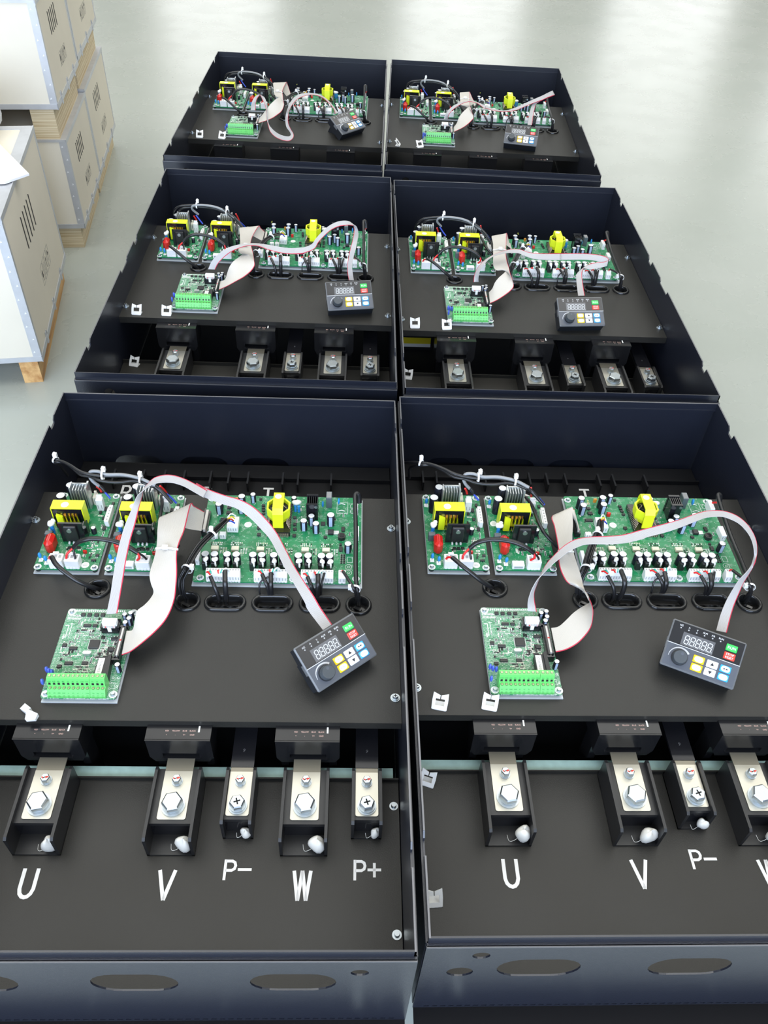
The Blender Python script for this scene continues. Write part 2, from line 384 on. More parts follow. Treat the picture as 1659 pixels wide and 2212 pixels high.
# ------------------------------------------------------------ room
def floor_mat():
    m = bpy.data.materials.new('polished_epoxy_floor'); m.use_nodes = True
    n = m.node_tree.nodes; l = m.node_tree.links; b = n['Principled BSDF']
    t = n.new('ShaderNodeTexCoord'); z = n.new('ShaderNodeTexNoise'); z.inputs['Scale'].default_value = 1.3; z.inputs['Detail'].default_value = 6
    mp = n.new('ShaderNodeMapping'); mp.inputs['Scale'].default_value = (1, 2.2, 1); l.new(t.outputs['Object'], mp.inputs[0]); l.new(mp.outputs[0], z.inputs['Vector'])
    r = n.new('ShaderNodeValToRGB'); l.new(z.outputs['Fac'], r.inputs['Fac'])
    r.color_ramp.elements[0].position = .35; r.color_ramp.elements[0].color = (0.350, 0.375, 0.335, 1)
    r.color_ramp.elements[1].position = .68; r.color_ramp.elements[1].color = (0.378, 0.400, 0.362, 1)
    l.new(r.outputs[0], b.inputs['Base Color'])
    z2 = n.new('ShaderNodeTexNoise'); z2.inputs['Scale'].default_value = 7; z2.inputs['Detail'].default_value = 5; l.new(t.outputs['Object'], z2.inputs['Vector'])
    r2 = n.new('ShaderNodeMapRange'); r2.inputs['To Min'].default_value = .20; r2.inputs['To Max'].default_value = .34
    l.new(z2.outputs['Fac'], r2.inputs['Value']); l.new(r2.outputs[0], b.inputs['Roughness'])
    bp = n.new('ShaderNodeBump'); bp.inputs['Strength'].default_value = .012; bp.inputs['Distance'].default_value = .001; l.new(z2.outputs['Fac'], bp.inputs['Height']); l.new(bp.outputs[0], b.inputs['Normal'])
    b.inputs['Specular IOR Level'].default_value = .6
    return m
FLOOR = floor_mat()
WALL = mat('white_wall_paint', (0.72, 0.72, 0.70), 0.8); CEI = mat('white_ceiling_panel', (0.75, 0.75, 0.73), 0.8); FRM = mat('window_frame_white', (0.7, 0.72, 0.74), 0.4)
GLS = mat('window_glass', (0.9, 0.95, 1.0), 0.02, trans=1.0)
def S_(name, fn):
    b = MB(1.0); fn(b); o = b.build(name); props(o, kind='structure'); return o
S_('floor', lambda b: b.box(-7, 7, -1.6, 12, -0.1, 0, FLOOR))
S_('ceiling', lambda b: b.box(-7, 7, -1.6, 12, 5.1, 5.2, CEI))
S_('wall_left', lambda b: b.box(-7.1, -7, -1.6, 12, 0, 5.1, WALL)); S_('wall_right', lambda b: b.box(7, 7.1, -1.6, 12, 0, 5.1, WALL))
WX = (-5.2, -2.5, 0.6, 3.2, 5.6)
def far(b):
    b.box(-7, 7, 12, 12.15, 0, .5, WALL); b.box(-7, 7, 12, 12.15, 4.3, 5.1, WALL); x = -7
    for wx in WX: b.box(x, wx - .8, 12, 12.15, .5, 4.3, WALL); x = wx + .8
    b.box(x, 7, 12, 12.15, .5, 4.3, WALL)
S_('wall_far', far)
def near(b):
    b.box(-7, 7, -1.75, -1.6, 0, .3, WALL); b.box(-7, 7, -1.75, -1.6, 2.2, 5.1, WALL); b.box(-7, -2.9, -1.75, -1.6, .3, 2.2, WALL); b.box(1.7, 7, -1.75, -1.6, .3, 2.2, WALL)
S_('wall_near', near)
def win(name, x0, x1, y, z0, z1):
    def fn(b):
        for q in ((x0, x1, z0, z0 + .06), (x0, x1, z1 - .06, z1), (x0, x0 + .06, z0, z1), (x1 - .06, x1, z0, z1), ((x0 + x1) / 2 - .03, (x0 + x1) / 2 + .03, z0, z1)): b.box(q[0], q[1], y - .04, y + .04, q[2], q[3], FRM)
        b.box(x0, x1, y - .004, y + .004, z0, z1, GLS)
    S_(name, fn)
for i, wx in enumerate(WX): win('window_%d' % (i + 1), wx - .8, wx + .8, 12.08, .5, 4.3)
win('window_6', -2.9, 1.7, -1.68, .3, 2.2)

# ------------------------------------------------------------ inverter cabinet (millimetres, origin at the floor under the middle)
HW, HL = 230.0, 356.7
def side_outline():
    # (y, z) outline of a side panel with lid notches in its rim
    top = [(-HL, 0)]
    def notch(a, b, d):
        return [(a, 0), (a + 2.5, -d), (b - 5, -d), (b - 5, -d * .45), (b, 0)]
    for a, b, d in ((-291, -269, 9), (-64, -14, 7), (41, 67, 9), (284, 306, 9)): top += notch(a, b, d)
    top += [(HL, 0), (HL, -179), (-HL, -179)]
    return top
def make_cabinet(kind, name='inverter_cabinet'):
    t = empty(name)
    Z = 320.0
    def P3(vf, mapf, m, nm, extra=None):
        b = MB(); b.mesh([mapf(v) for v in vf[0]], vf[1], m)
        if extra: extra(b)
        return b.build(nm, t)
    ovals = [oval(x, -64, 72, 44) for x in (-131.2, 0, 130.9)]
    # front panel: rim strip set back, ledge, wall with cable openings
    vf = sheet([(-HW - 1.5, -179), (HW + 1.5, -179), (HW + 1.5, -10.8), (-HW - 1.5, -10.8)], ovals + [circ(186, -39, 7.5), circ(-184.5, -31, 7.5), circ(-198, -73, 11.5)] + ([[(-222 + k * 7.8, -176), (-217 + k * 7.8, -176), (-216 + k * 7.8, -172), (-221 + k * 7.8, -172)] for k in range(57)] if kind == 'near' else []), 1.5)
    def fx(b):
        b.box(-HW, HW, -HL, -HL + 1.6, Z - 11, Z, BLK); b.box(-HW - 1, HW + 1, -HL - 3.4, -HL + 1, Z - 12.2, Z - 10.8, BLK); b.box(-HW - 1, HW + 1, -HL - 4.0, -HL - 3.0, Z - 12.0, Z - 10.7, EDGE)  # last strip paints the bright highlight along the ledge
        b.box(-HW, HW, -HL - .05, -HL + .6, Z, Z + .3, BLK)
    P3(vf, lambda v: (v[0], -HL - 3.0 - v[2], v[1] + Z), BLK, 'front_panel', fx)
    vr = sheet([(-HW - 1.5, -179), (HW + 1.5, -179), (HW + 1.5, -10.8), (-HW - 1.5, -10.8)], [oval(x, -135.4, 74, 42) for x in (-147, -51, 41)] + [circ(115, -155.3, 10)], 1.5)
    def rx(b):
        b.box(-HW, HW, HL - 1.6, HL, Z - 11, Z, BLK); b.box(-HW, HW, HL - 2.8, HL - 1.5, Z - 12.4, Z - 10.6, BLK); b.box(-HW - 1, HW + 1, HL - 1, HL + 3.4, Z - 12.2, Z - 10.8, BLK)
        b.box(-HW, HW, HL - 1.65, HL + .05, Z, Z + .35, EDGE)
    P3(vr, lambda v: (v[0], HL + 3.0 - v[2], v[1] + Z), BLK, 'rear_panel', rx)
    vs = sheet(side_outline(), [], 1.6)
    for sx in (-1, 1):
        def ex(b, sx=sx):
            # painted edge highlight following the rim between the notches
            x0 = sx * HW - (1.6 if sx > 0 else 0)
            for a, c in ((-HL, -291), (-269, -64), (-14, 41), (67, 284), (306, HL)): b.box(x0, x0 + 1.6, a, c, Z, Z + .35, EDGE)
            b.box(min(sx * HW, sx * (HW + 1.8)), max(sx * HW, sx * (HW + 1.8)), -HL, HL, Z - 12.2, Z - 10.8, BLK)
            b.box(min(sx * (HW + .6), sx * (HW + 1.8)), max(sx * (HW + .6), sx * (HW + 1.8)), -HL, HL, Z - 179, Z - 11.5, BLK)
        P3(vs, lambda v, sx=sx: (sx * (HW - .8) + v[2], v[0], v[1] + Z), BLK, 'side_panel', ex)
    b = MB(); b.box(-HW + 2, HW - 2, -HL + 2, HL - 2, Z - 178.5, Z - 177, DARK); b.build('base_panel', t)
    # mounting flange with slots at the front, plain at the back
    fl = 34.0 if kind == 'near' else 8.0
    holes = []
    if kind == 'near':
        holes = [oval(x, -HL - 24, 8, 30)[:] for x in ()]
        for x in (-187, 187): holes.append([(x - 4.5, -HL - 36.2), (x + 4.5, -HL - 36.2)] + [(x + 4.5 * math.cos(a), -HL - 24 + 4.5 * math.sin(a)) for a in [PI * i / 8 for i in range(9)]])
        for x in (-207, 207, -62, 62): holes.append(circ(x, -HL - 22.5, 2.2, 12))
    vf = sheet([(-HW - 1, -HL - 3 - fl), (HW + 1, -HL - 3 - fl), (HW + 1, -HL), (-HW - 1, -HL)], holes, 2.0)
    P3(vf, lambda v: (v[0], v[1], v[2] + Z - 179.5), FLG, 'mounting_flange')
    b = MB(); b.box(-HW + 30, HW - 30, -HL + 45, HL - 25, 0, Z - 178.6, DARK); b.build('rear_housing', t)
    # upper mounting plate with folded lip and cable holes
    zp = Z - 52.5
    gh = [circ(-122.4, 50.2, 12.5), circ(-16.1, 33.5, 12.5), circ(182.1, 31.5, 12.5)] + [oval(x, 32.5, 42, 18) for x in (27.5, 82, 136.8)]
    vf = sheet([(-229, -122), (228, -122), (228, 212), (-229, 212)], gh, 1.8)
    def px(b): b.box(-229, 228, -122.6, -121, zp - 11, zp - .1, BLKM)
    P3(vf, lambda v: (v[0], v[1], v[2] + zp - .9), BLKM, 'mounting_plate', px)
    for x, y in ((-224.2, 160), (-223.4, -89.8), (222.6, 157), (222, -92.6)):
        b = MB(); b.cyl(x, y, zp, zp + 1, 5.2, CHR, 16); b.cyl(x, y, zp + 1, zp + 2.2, 4, CHR, 14); b.cyl(x, y, zp + 2.2, zp + 5.2, 3.2, CHR, 12, r2=2.5); b.box(x - 1.8, x + 1.8, y - .4, y + .4, zp + 5.1, zp + 5.4, DARK); b.box(x - .4, x + .4, y - 1.8, y + 1.8, zp + 5.1, zp + 5.4, DARK)
        b.build('plate_screw', t)
    # terminal plate in front, with upturned rear lip
    zl = Z - 124.3
    b = MB(); b.box(-227.5, 227.5, -353, -151, zl - 1.8, zl, BLKM); b.box(-227.5, 227.5, -151, -149.4, zl - 1.8, zl + 6, BLKM); b.build('terminal_plate', t)
    if kind == 'near': b = MB(); b.box(-225.5, 222, -149, -135.5, zl - 1.0, zl + 1.0, TEAL); b.build('insulation_sheet', t)
    if kind == 'near':
        for x, y in ((222, -178.1), (222.2, -304.1), (-221, -178), (-221, -304)):
            b = MB(); b.cyl(x, y, zl, zl + .9, 4.6, CHR, 16); b.cyl(x, y, zl + .9, zl + 4.2, 2.9, CHR, 12, r2=2.3); b.build('plate_screw', t)
    def letter(strokes, w, dots=()):
        b = MB()
        for st in strokes: b.stroke(st, w, zl, zl + .25, LET)
        return b.build('printed_letter', t)
    if kind != 'far':
        letter([[(-138.8, -243.2), (-138.8, -262.5), (-137.5, -267), (-135, -269.6), (-132.3, -270.4), (-129.6, -269.6), (-127.2, -267), (-125.8, -262.5), (-125.8, -243.2)]], 3.6)
        letter([[(-8.6, -244.4), (-1.0, -272.8)], [(6.6, -244.4), (-1.0, -272.8)]], 3.6)
        letter([[(122.4, -244.8), (127.0, -273.2)], [(130.6, -244.8), (127.0, -273.2)], [(130.6, -244.8), (135.0, -273.2)], [(138.8, -244.8), (135.0, -273.2)]], 3.5)
        for x0, plus in ((53.0, False), (180.6, True)):
            y = -234.0
            letter([[(x0 + 1.5, y), (x0 + 1.5, y - 20)], [(x0 + 1.5, y - 1.5), (x0 + 8, y - 1.5), (x0 + 10.6, y - 3), (x0 + 11.5, y - 6), (x0 + 10.6, y - 9), (x0 + 8, y - 10.6), (x0 + 1.5, y - 10.6)]] + [[(x0 + 14, y - 9.8), (x0 + 27.5, y - 9.8)]] + ([[(x0 + 20.8, y - 3), (x0 + 20.8, y - 17)]] if plus else []), 2.7)
    # terminal plate at the back with R S T
    b = MB(); b.box(-227.5, 227.5, 226, 354, zl - 1.8, zl, DARK); b.box(-227.5, 227.5, 318, 320, zl, zl + 7, DARK)
    for x in (-192, -172, -130, -100, -72, -34, -8, 20, 70, 92, 140): b.box(x, x + 2.6, 296, 322, zl, zl + 16, BPL)
    b.build('rear_terminal_plate', t)
    def L2(st): letter(st, 3.4)
    L2([[(-158, 304), (-158, 276)], [(-158, 302.4), (-150, 302.4), (-147, 298), (-147, 293), (-150, 289), (-158, 289)], [(-152, 289), (-146.5, 276)]])
    L2([[(-32, 299), (-35, 303), (-41, 303), (-44.5, 299), (-44, 294), (-34, 287), (-32.5, 282), (-35, 277.5), (-41, 277), (-45, 281)]])
    L2([[(43, 303.3), (58, 303.3)], [(50.5, 303.3), (50.5, 276)]])
    return t

cab_near = make_cabinet('near')
cab_mid = make_cabinet('mid'); cab_far = make_cabinet('far')
def put_cab(proto, c, label, first):
    o = proto if first else copy_tree(proto)
    X, Y, t = POSE[c]; o.location = (X, Y, 0); o.rotation_euler = (0, 0, t); props(o, label, 'inverter cabinet', 'open black inverter cabinets')
put_cab(cab_near, 'A', 'open black metal cabinet nearest the camera in the left column', True)
put_cab(cab_near, 'B', 'open black metal cabinet nearest the camera in the right column', False)
put_cab(cab_mid, 'C', 'open black metal drive cabinet in the middle of the left column', True)
put_cab(cab_mid, 'D', 'open black metal drive cabinet in the middle of the right column', False)
put_cab(cab_far, 'E', 'open black metal drive cabinet farthest away in the left column', True)
put_cab(cab_far, 'F', 'open black metal drive cabinet farthest away in the right column', False)

ZP = -0.0525   # top of the mounting plate below the rim
# ------------------------------------------------------------ shared electronic parts
def hexscrew(b, x, y, z, r=2.6):
    b.cyl(x, y, z, z + .7, r * 1.35, CHR, 14); b.cyl(x, y, z + .7, z + 3.0, r, CHR, 10, r2=r * .85)
def ecap(x, y, z0, z1, r, par, off, stripe=True, nm='electrolytic_capacitor'):
    b = MB(off=off); b.cyl(x, y, z0, z1, r, CAPB, 14, cap=CAPT, bev=.5)
    b.cyl(x, y, z1, z1 + .15, r * .86, CAPT, 14)
    if stripe: b.box(x - r * .42, x + r * .42, y - r * 1.0, y - r * .86, z0 + .5, z1 - .8, CAPS)
    return b.build(nm, par)
def chip(x, y, w, h, z, par, off, pins='y', n=8, ht=1.6, m=None, nm='chip', pm=None):
    b = MB(off=off); b.bbox(x - w / 2, x + w / 2, y - h / 2, y + h / 2, z + .2, z + ht, m or BPL, .25)
    for s_ in (-1, 1):
        for i in range(n):
            t = (i + .5) / n - .5
            if 'y' in pins: b.box(x + t * w - .25, x + t * w + .25, y + s_ * (h / 2 + .6) - .65, y + s_ * (h / 2 + .6) + .65, z, z + .35, pm or ALU)
            if 'x' in pins: b.box(x + s_ * (w / 2 + .6) - .65, x + s_ * (w / 2 + .6) + .65, y + t * h - .25, y + t * h + .25, z, z + .35, pm or ALU)
    return b.build(nm, par)
def smd(par, off, rects, keep, n, z, seed, small=False):
    r = random.Random(seed); b = MB(off=off); done = 0; tries = 0
    while done < n and tries < n * 30:
        tries += 1
        x0, x1, y0, y1 = rects[r.randrange(len(rects))]
        x = r.uniform(x0, x1); y = r.uniform(y0, y1)
        if any(a - 1.5 < x < c + 1.5 and d - 1.5 < y < e_ + 1.5 for a, c, d, e_ in keep): continue
        k = r.random(); cols = r.randint(1, 4)
        w, h = (1.9, 1.1) if r.random() < .5 else (1.1, 1.9)
        if small: w *= .8; h *= .8
        for q in range(cols):
            xx = x + q * (w + .7) if w < h else x; yy = y + (q * (h + .7) if w > h else 0)
            if xx > x1 or yy > y1: break
            if k < .72:
                b.box(xx - w / 2, xx + w / 2, yy - h / 2, yy + h / 2, z, z + .45, WPL)
                b.box(xx - w / 2 * (.5 if w > h else 1.02), xx + w / 2 * (.5 if w > h else 1.02), yy - h / 2 * (.5 if h > w else 1.02), yy + h / 2 * (.5 if h > w else 1.02), z, z + .6, (BPL if k < .45 else CRM))
            elif k < .86:
                b.box(xx - .9, xx + .9, yy - .55, yy + .55, z, z + 1.0, BPL); b.box(xx - .3, xx + .3, yy - 1.2, yy + 1.2, z, z + .3, ALU)
            else:
                b.box(xx - w / 2, xx + w / 2, yy - .12, yy + .12, z, z + .06, LET)
            done += 1
    o = b.build('surface_mount_components', par); o['kind'] = 'stuff'; return o
def board(par, off, pcb, x0, x1, y0, y1, bx0, bx1, by0, by1, screws, r=3):
    b = MB(off=off); b.box(bx0, bx1, by0, by1, 0, 1.6, ALUP); b.build('backing_sheet', par)
    b = MB(off=off)
    poly = []
    for cx, cy, a0 in ((x1 - r, y0 + r, -90), (x1 - r, y1 - r, 0), (x0 + r, y1 - r, 90), (x0 + r, y0 + r, 180)):
        for k in range(5): a = math.radians(a0 + 90 * k / 4); poly.append((cx + r * math.cos(a), cy + r * math.sin(a)))
    b.prism(poly, 5.3, 7.0, pcb); b.build('circuit_laminate', par)
    for x, y in screws:
        b = MB(off=off); b.cyl(x, y, 1.6, 5.3, 3.2, BPL, 12); b.build('standoff', par)
        b = MB(off=off); b.cyl(x, y, 7.0, 7.15, 4.4, WPL, 16); hexscrew(b, x, y, 7.1, 2.5); b.build('board_screw', par)
def sticker(x, y, z, r, par, off, m=None):
    b = MB(off=off); b.cyl(x, y, z, z + .15, r, STK, 18)
    for k in (-1, 0, 1): b.box(x - r * .5, x + r * .5, y + k * r * .3 - .15, y + k * r * .3 + .15, z + .14, z + .2, m or INKP)
    return b.build('round_sticker', par)

# ------------------------------------------------------------ power board
def make_power_board(variant):
    t = empty('power_board' if variant == 1 else 'power_board_second'); O = (0, 0, 0)
    board(t, O, PCBP, -37.6, 37.2, -64.8, 65.6, -37.9, 38, -66.6, 66.3, ((-33, -61.2), (33, -61.2), (-33.3, 60.8), (32.6, 60.6)))
    z = 7.0
    tr = MB(); # transformer core with window
    tr.box(-27, 9, 3, 17, z, z + 4, BPG); tr.box(-27, 9, 3, 17, 33, 40, BPG); tr.box(-27, -20, 3, 17, z + 4, 33, BPG); tr.box(2, 9, 3, 17, z + 4, 33, BPG)
    T = tr.build('transformer', t)
    b = MB(); b.box(-28, 10, 2.4, 17.6, 40, 41, YEL); b.box(-28, -27, 2.4, 17.6, z + 3, 41, YEL); b.box(9, 10, 2.4, 17.6, z + 3, 41, YEL); b.build('tape_band', T)
    b = MB(); b.bbox(-20.5, 2.5, 4.5, 16, 12, 31, YELD, 2)
    for k in range(5):
        x = -18 + k * 4.6; b.prism([(x - .2, 16), (x + 3.2, 16), (x + 1.6, 28)], 2.0, 4.6, YELD if k % 2 else YEL, axis='y'); b.box(x + 3.0, x + 4.0, 1.2, 4.6, 20, 33, BPG)
    for x in (-14.5, -8, -2.5): b.box(x, x + 3.4, 2.4, 4.6, 28, 31.5, AMB)
    b.build('bobbin', T)
    if variant == 2 or True:
        b = MB(); b.prism([(-22, 10), (-14, 10), (-14.5, 30), (-22, 33)], -1.5, 2.2, YEL, axis='y'); b.build('tape_flap', T)
    b = MB(); b.cyl(-12, 9.5, 41, 41.12, 4.6, STK, 18)
    for k in (-1, 0, 1): b.box(-15, -9, 9.4 + k * 1.6, 9.9 + k * 1.6, 41.1, 41.16, INKP)
    b.text('EE33', 0, 13.5, 41.06, 2.6, INKO); b.text('020', 1, 8.5, 41.06, 2.6, INKO)
    b.build('round_sticker', T)
    # black heat sink with transistor
    b = MB(); b.box(-14, 14.5, -20, -17.8, z, 38.5, BPG); b.box(12.8, 14.5, -17.8, -2, z, 27, BPG); b.box(-14, -12.6, -17.8, -8, z, 24, BPG); b.box(13, 14.6, -20, -10, 26, 33, BPG)
    Hs = b.build('black_heat_sink', t)
    b = MB(); b.bbox(-7.5, 7.5, -24.2, -20, 12.5, 36, BPL, .8)
    b.cyl(-.3, 31.0, -25.8, -24.0, 3.0, CHR, 12, ax='y')
    for x in (-5.2, 0, 5.2): b.box(x - .7, x + .7, -23, -21.6, z, 12.5, ALU); b.box(x - 1.1, x + 1.1, -24.5, -21.5, z, z + 2.2, WPL)
    b.build('power_transistor', t)
    # silver finned heat sink
    b = MB(); b.box(-15, 7, 48, 50, z, 40, ALU); b.box(5.4, 7.4, 36.5, 50, z, 43.5, ALU); b.box(-15, -13.6, 38, 50, z, 41.5, ALU)
    for k in range(5): x = -11.2 + k * 3.5; b.box(x, x + .9, 37.5, 48, z, 38.5, ALU)
    b.build('finned_heat_sink', t)
    ecap(-18.6, 53.5, z, 33, 5.4, t, O, False); ecap(-26.1, 35.5, z, 31.5, 5.6, t, O, False); ecap(20.2, -4.6, z, 16.5, 3.2, t, O, False)
    # red film capacitor leaning a little
    b = MB(); b.bbox(-29.6, -18.9, -41, -20, 9, 25.5, RED, 3.6); b.cyl(-24, -24, z, 12, .5, ALU, 6); b.cyl(-24, -37, z, 12, .5, ALU, 6); b.build('red_film_capacitor', t)
    b = MB(); b.bbox(-35, -26.4, -18, -11.5, z, 17.5, GRYB, .5); b.build('grey_film_capacitor', t)
    b = MB(); b.cyl(-29, -5.5, z, 21, 2.3, BLU, 12); [b.cyl(-29, -5.5, q, q + .7, 2.4, BLUW, 12) for q in (11, 14, 17)]; b.cyl(-30.5, -9.5, z, 15, 1.8, BLU, 10); R_ = b.build('wire_resistor', t)
    b = MB(); b.blob(-28.8, -5.5, 23.5, 4.6, 4.0, 3.6, GLUE, 5 + variant, .22); b.blob(-26.8, -2.5, 25, 2.8, 2.6, 3.0, GLUE, 8, .2); b.build('silicone_dab', R_)
    for x, y, s_ in ((-32, -50, 1), (-24.3, -54.5, 1), (-34, 46, 1)):
        b = MB(); b.blob(x, y, 14.5, 2.2, 2.2, 4.6, BLU, 2, .05); b.cyl(x, y, z, 11.5, .45, ALU, 6); b.box(x - 2.5, x + 2.5, y - 3.4, y + 2.6, z, z + .08, LET); b.build('blue_disc_capacitor', t)
    def plug(x0, x1):
        b = MB(); b.bbox(x0, x1, -63.6, -51, z, 20.5, WPL, .8)
        for k in range(4): b.box(x0 + 1.3 + k * 4, x0 + 4.0 + k * 4, -64.1, -63.4, z, 9.6, WPL)
        for k in range(3): b.box(x0 + 2 + k * 4.9, x0 + 5 + k * 4.9, -58.5, -54, 20.4, 20.7, WSH)
        b.box(x0 + 5, x1 - 5, -54, -51, 20.5, 23, WPL); b.build('power_connector', t)
    if variant == 1: plug(-18.7, -2.2)
    else:
        b = MB(); b.bbox(-17.5, -3.0, -62.5, -54.5, z, 13.5, WPL, .5); b.box(-15.5, -5, -62.9, -62, z + 1.5, z + 4.5, WSH); b.build('power_connector', t)
    plug(.2, 16.8)
    def tall(x0, x1, y0, y1, z1, m, nm='wire_connector'):
        b = MB(); b.bbox(x0, x1, y0, y1, z, z1, m, .5); b.box(x0 + 1, x1 - 1, y1 - 2.4, y1 - .4, z1, z1 + 3.5, m)
        b.box(x0 + 1.6, x0 + 2.6, y0 - .1, y0, z + 4, z + 10, WSH); b.box(x1 - 2.6, x1 - 1.6, y0 - .1, y0, z + 4, z + 10, WSH); b.build(nm, t)
    tall(15, 23.5, 34, 42, 25, WPL); tall(8.5, 13.5, 44, 54, 20, CRM)
    b = MB(); b.bbox(30.8, 36, 6.5, 36, z, 16.5, WPL, .5); b.box(29.6, 30.9, 9, 33, z, 15, WPL)
    for k in range(5): b.box(32.6, 34.3, 9 + k * 5, 11 + k * 5, 16.4, 16.7, WSH)
    b.build('wire_connector', t)
    b = MB(); b.bbox(14.6, 19.2, -39.3, -36.5, z, z + 4.5, RED, .7); b.build('small_red_capacitor', t)
    for x, y, w, h in ((7.3, -30.5, 4, 3.6), (1.9, -31, 4, 3.6), (-3.2, -31, 4, 3.6), (25.6, 36.8, 4.6, 6.5), (19.8, 30, 3, 4), (31.9, 46, 3.2, 5), (30.3, 2.6, 3.6, 6.2), (26, 20, 3.6, 4.2), (32.5, -42.2, 4, 3), (29.9, -50.5, 5.5, 2.4)):
        chip(x, y, w, h, z, t, O, 'y', 2, 2.0)
    if variant == 1: sticker(21.5, -57.5, z + .05, 4.7, t, O, INKG)
    else: sticker(-31.5, 14, z + .05, 4.7, t, O, INKG)
    smd(t, O, [(11, 34, -50, 30), (-16, 34, -47, -26), (17, 34, -35, 5)], [(-15, 15, -26, -10), (14, 20, -40, -36), (16, 24, -9, 0), (30, 37, 5, 37), (23, 29, 32, 42)], 120, z, 11 + variant)
    return t
PB1 = make_power_board(1); PB2 = make_power_board(2)
for c in 'ABCDEF':
    side = NM[c]
    put(PB1, c, (-.16425, .1384, ZP), 'green power board with yellow-taped transformer, left one in the ' + side, 'circuit board', 'power boards on the mounting plates')
    put(PB2, c, (-.0817, .1382, ZP), 'green power board with yellow-taped transformer, right one in the ' + side, 'circuit board', 'power boards on the mounting plates')

# ------------------------------------------------------------ drive board (the long one)
def make_drive_board():
    t = empty('drive_board'); O = (80, 130, 0); z = 7.0
    board(t, O, PCBM, -13.5, 184.6, 58.6, 205.6, -14.6, 186, 56.8, 206.4, ((-5, 64.6), (104.1, 64.3), (-9, 198), (179, 199.5), (178.6, 66.5)))
    def B(): return MB(off=O)
    # ferrite transformer with yellow tape
    b = B(); b.box(66, 96, 134, 185, z, 14, BPG)
    for k in range(12): b.box(66.5 + k * 2.4, 67.6 + k * 2.4, 132.4, 134, z, 12, COPW); 
    for k in range(14): b.tube([(65.6, 140 + k * 3, 12), (70, 145 + k * 2.2, 20)], .35, COPW, 5); b.tube([(96.4, 140 + k * 3, 12), (91, 145 + k * 2.2, 20)], .35, COPW, 5)
    T = b.build('transformer', t)
    b = B()
    n = 8; vs = []
    for q, (rr, zz) in enumerate(((13, 15), (15.2, 22), (15.6, 34), (13.2, 34), (12.5, 22))):
        for i in range(n): a = 2 * PI * (i + .5) / n; vs.append((81 + rr * math.cos(a), 161 + rr * 1.02 * math.sin(a), zz))
    b.add(vs, [(q * n + i, q * n + (i + 1) % n, (q + 1) * n + (i + 1) % n, (q + 1) * n + i) for q in range(4) for i in range(n)], YEL)
    b.build('winding_tape', T)
    b = B(); b.cyl(81, 161, 16, 29, 12, BPL, 14)
    for k in range(9): a = k * .7; b.tube([(81 + 11 * math.cos(a), 161 + 11 * math.sin(a), 28), (81 + 6 * math.cos(a + .5), 161 + 6 * math.sin(a + .5), 32), (81 + 10 * math.cos(a + 1.1), 161 + 10 * math.sin(a + 1.1), 28)], .5, CAB_ if k % 3 else COPW, 5)
    b.build('coil', T)
    b = B(); pr = [(141.2, 13.5), (143.2, 13), (144.6, 35), (148, 41.2), (176.5, 41.2), (179, 36), (179, 14), (177, 14), (176, 35), (174.5, 39.4), (149.5, 39.4), (146, 34)]
    for i in range(len(pr) // 2 - 1): pass
    # strap as a row of convex slabs
    outer = [(141.2, 13.5), (143.6, 34.5), (148.2, 41.3), (176.4, 41.3), (179.4, 35), (179.6, 13.5)]; inner = [(143.0, 13.5), (145.4, 34), (149, 39.6), (175.6, 39.6), (177.8, 34.6), (178, 13.5)]
    for i in range(5): b.prism([outer[i], outer[i + 1], inner[i + 1], inner[i]][::-1], 74.6, 87.6, YEL, axis='x')
    b.build('tape_strap', T); b = B(); b.text('90092', 81, 0, 0, 2.4, INKO, M=Matrix.Translation((3, 159, 41.4)) @ Matrix.Rotation(-PI / 2, 4, 'Z') @ Matrix.Translation((-81, 0, 0)))
    b.build('printed_legend', T)
    b = B(); b.cyl(80.5, 169.5, 41.35, 41.5, 4.1, STK, 16); b.box(78.4, 82.6, 169.2, 169.7, 41.5, 41.55, INKP); b.box(78.8, 82.2, 167.8, 168.2, 41.5, 41.55, INKP); b.build('round_sticker', T)
    # black heat sink
    b = B(); b.box(115, 129.4, 163.4, 166, z, 34, BPG); b.box(115, 129.4, 180, 183, z, 34, BPG)
    for k in range(6): b.box(115.6 + k * 2.5, 116.6 + k * 2.5, 166, 180, z, 33, BPG)
    b.cyl(127.2, 30, 162.6, 163.5, 2, CHR, 10, ax='y'); b.build('black_heat_sink', t)
    b = B(); b.bbox(139, 146.4, 185.5, 198, z, 25, GRYB, .5); b.box(139.8, 145.6, 186.5, 197, 24.95, 25.1, INKG); b.build('grey_film_capacitor', t)
    for x, y in ((134.8, 184), (155.2, 190)):
        b = B(); b.blob(x, y, 15.5, 1.6, 3.2, 5, BLU, 2, .05); b.cyl(x, y, z, 12, .45, ALU, 6); b.build('blue_disc_capacitor', t)
    b = B(); b.bbox(22.6, 27, 190, 192.4, z + 4, 17, AMB, .5); b.cyl(24.8, 191, z, 12, .5, ALU, 6); b.build('orange_capacitor', t)
    b = B(); b.bbox(37, 42, 168.3, 172.2, z, 12.5, RED, .8); b.build('small_red_capacitor', t)
    for x, y, z1, r in ((3.4, 184.2, 25, 4.6), (4.4, 173.4, 23, 4.6), (31.9, 186, 25, 4.6), (31.4, 175.5, 23, 4.6), (45, 194.5, 20.5, 3.6), (97.7, 190.5, 20, 3.4), (112.5, 147, 22.5, 4.4), (121.7, 155.5, 22.5, 4.2), (127.9, 142.5, 22.5, 4.4), (145.9, 156, 24.5, 4.9), (168.2, 110.5, 21, 4.4)):
        ecap(x, y, z, z1, r, t, O)
    b = B(); b.cyl(100, 179, z, 17, 1.9, BLU, 10); b.cyl(104.5, 178, z, 17, 1.9, BLU, 10); b.blob(101.5, 182, 19.5, 6.5, 3.2, 3.2, GLUE, 6, .2); b.build('glued_resistors', t)
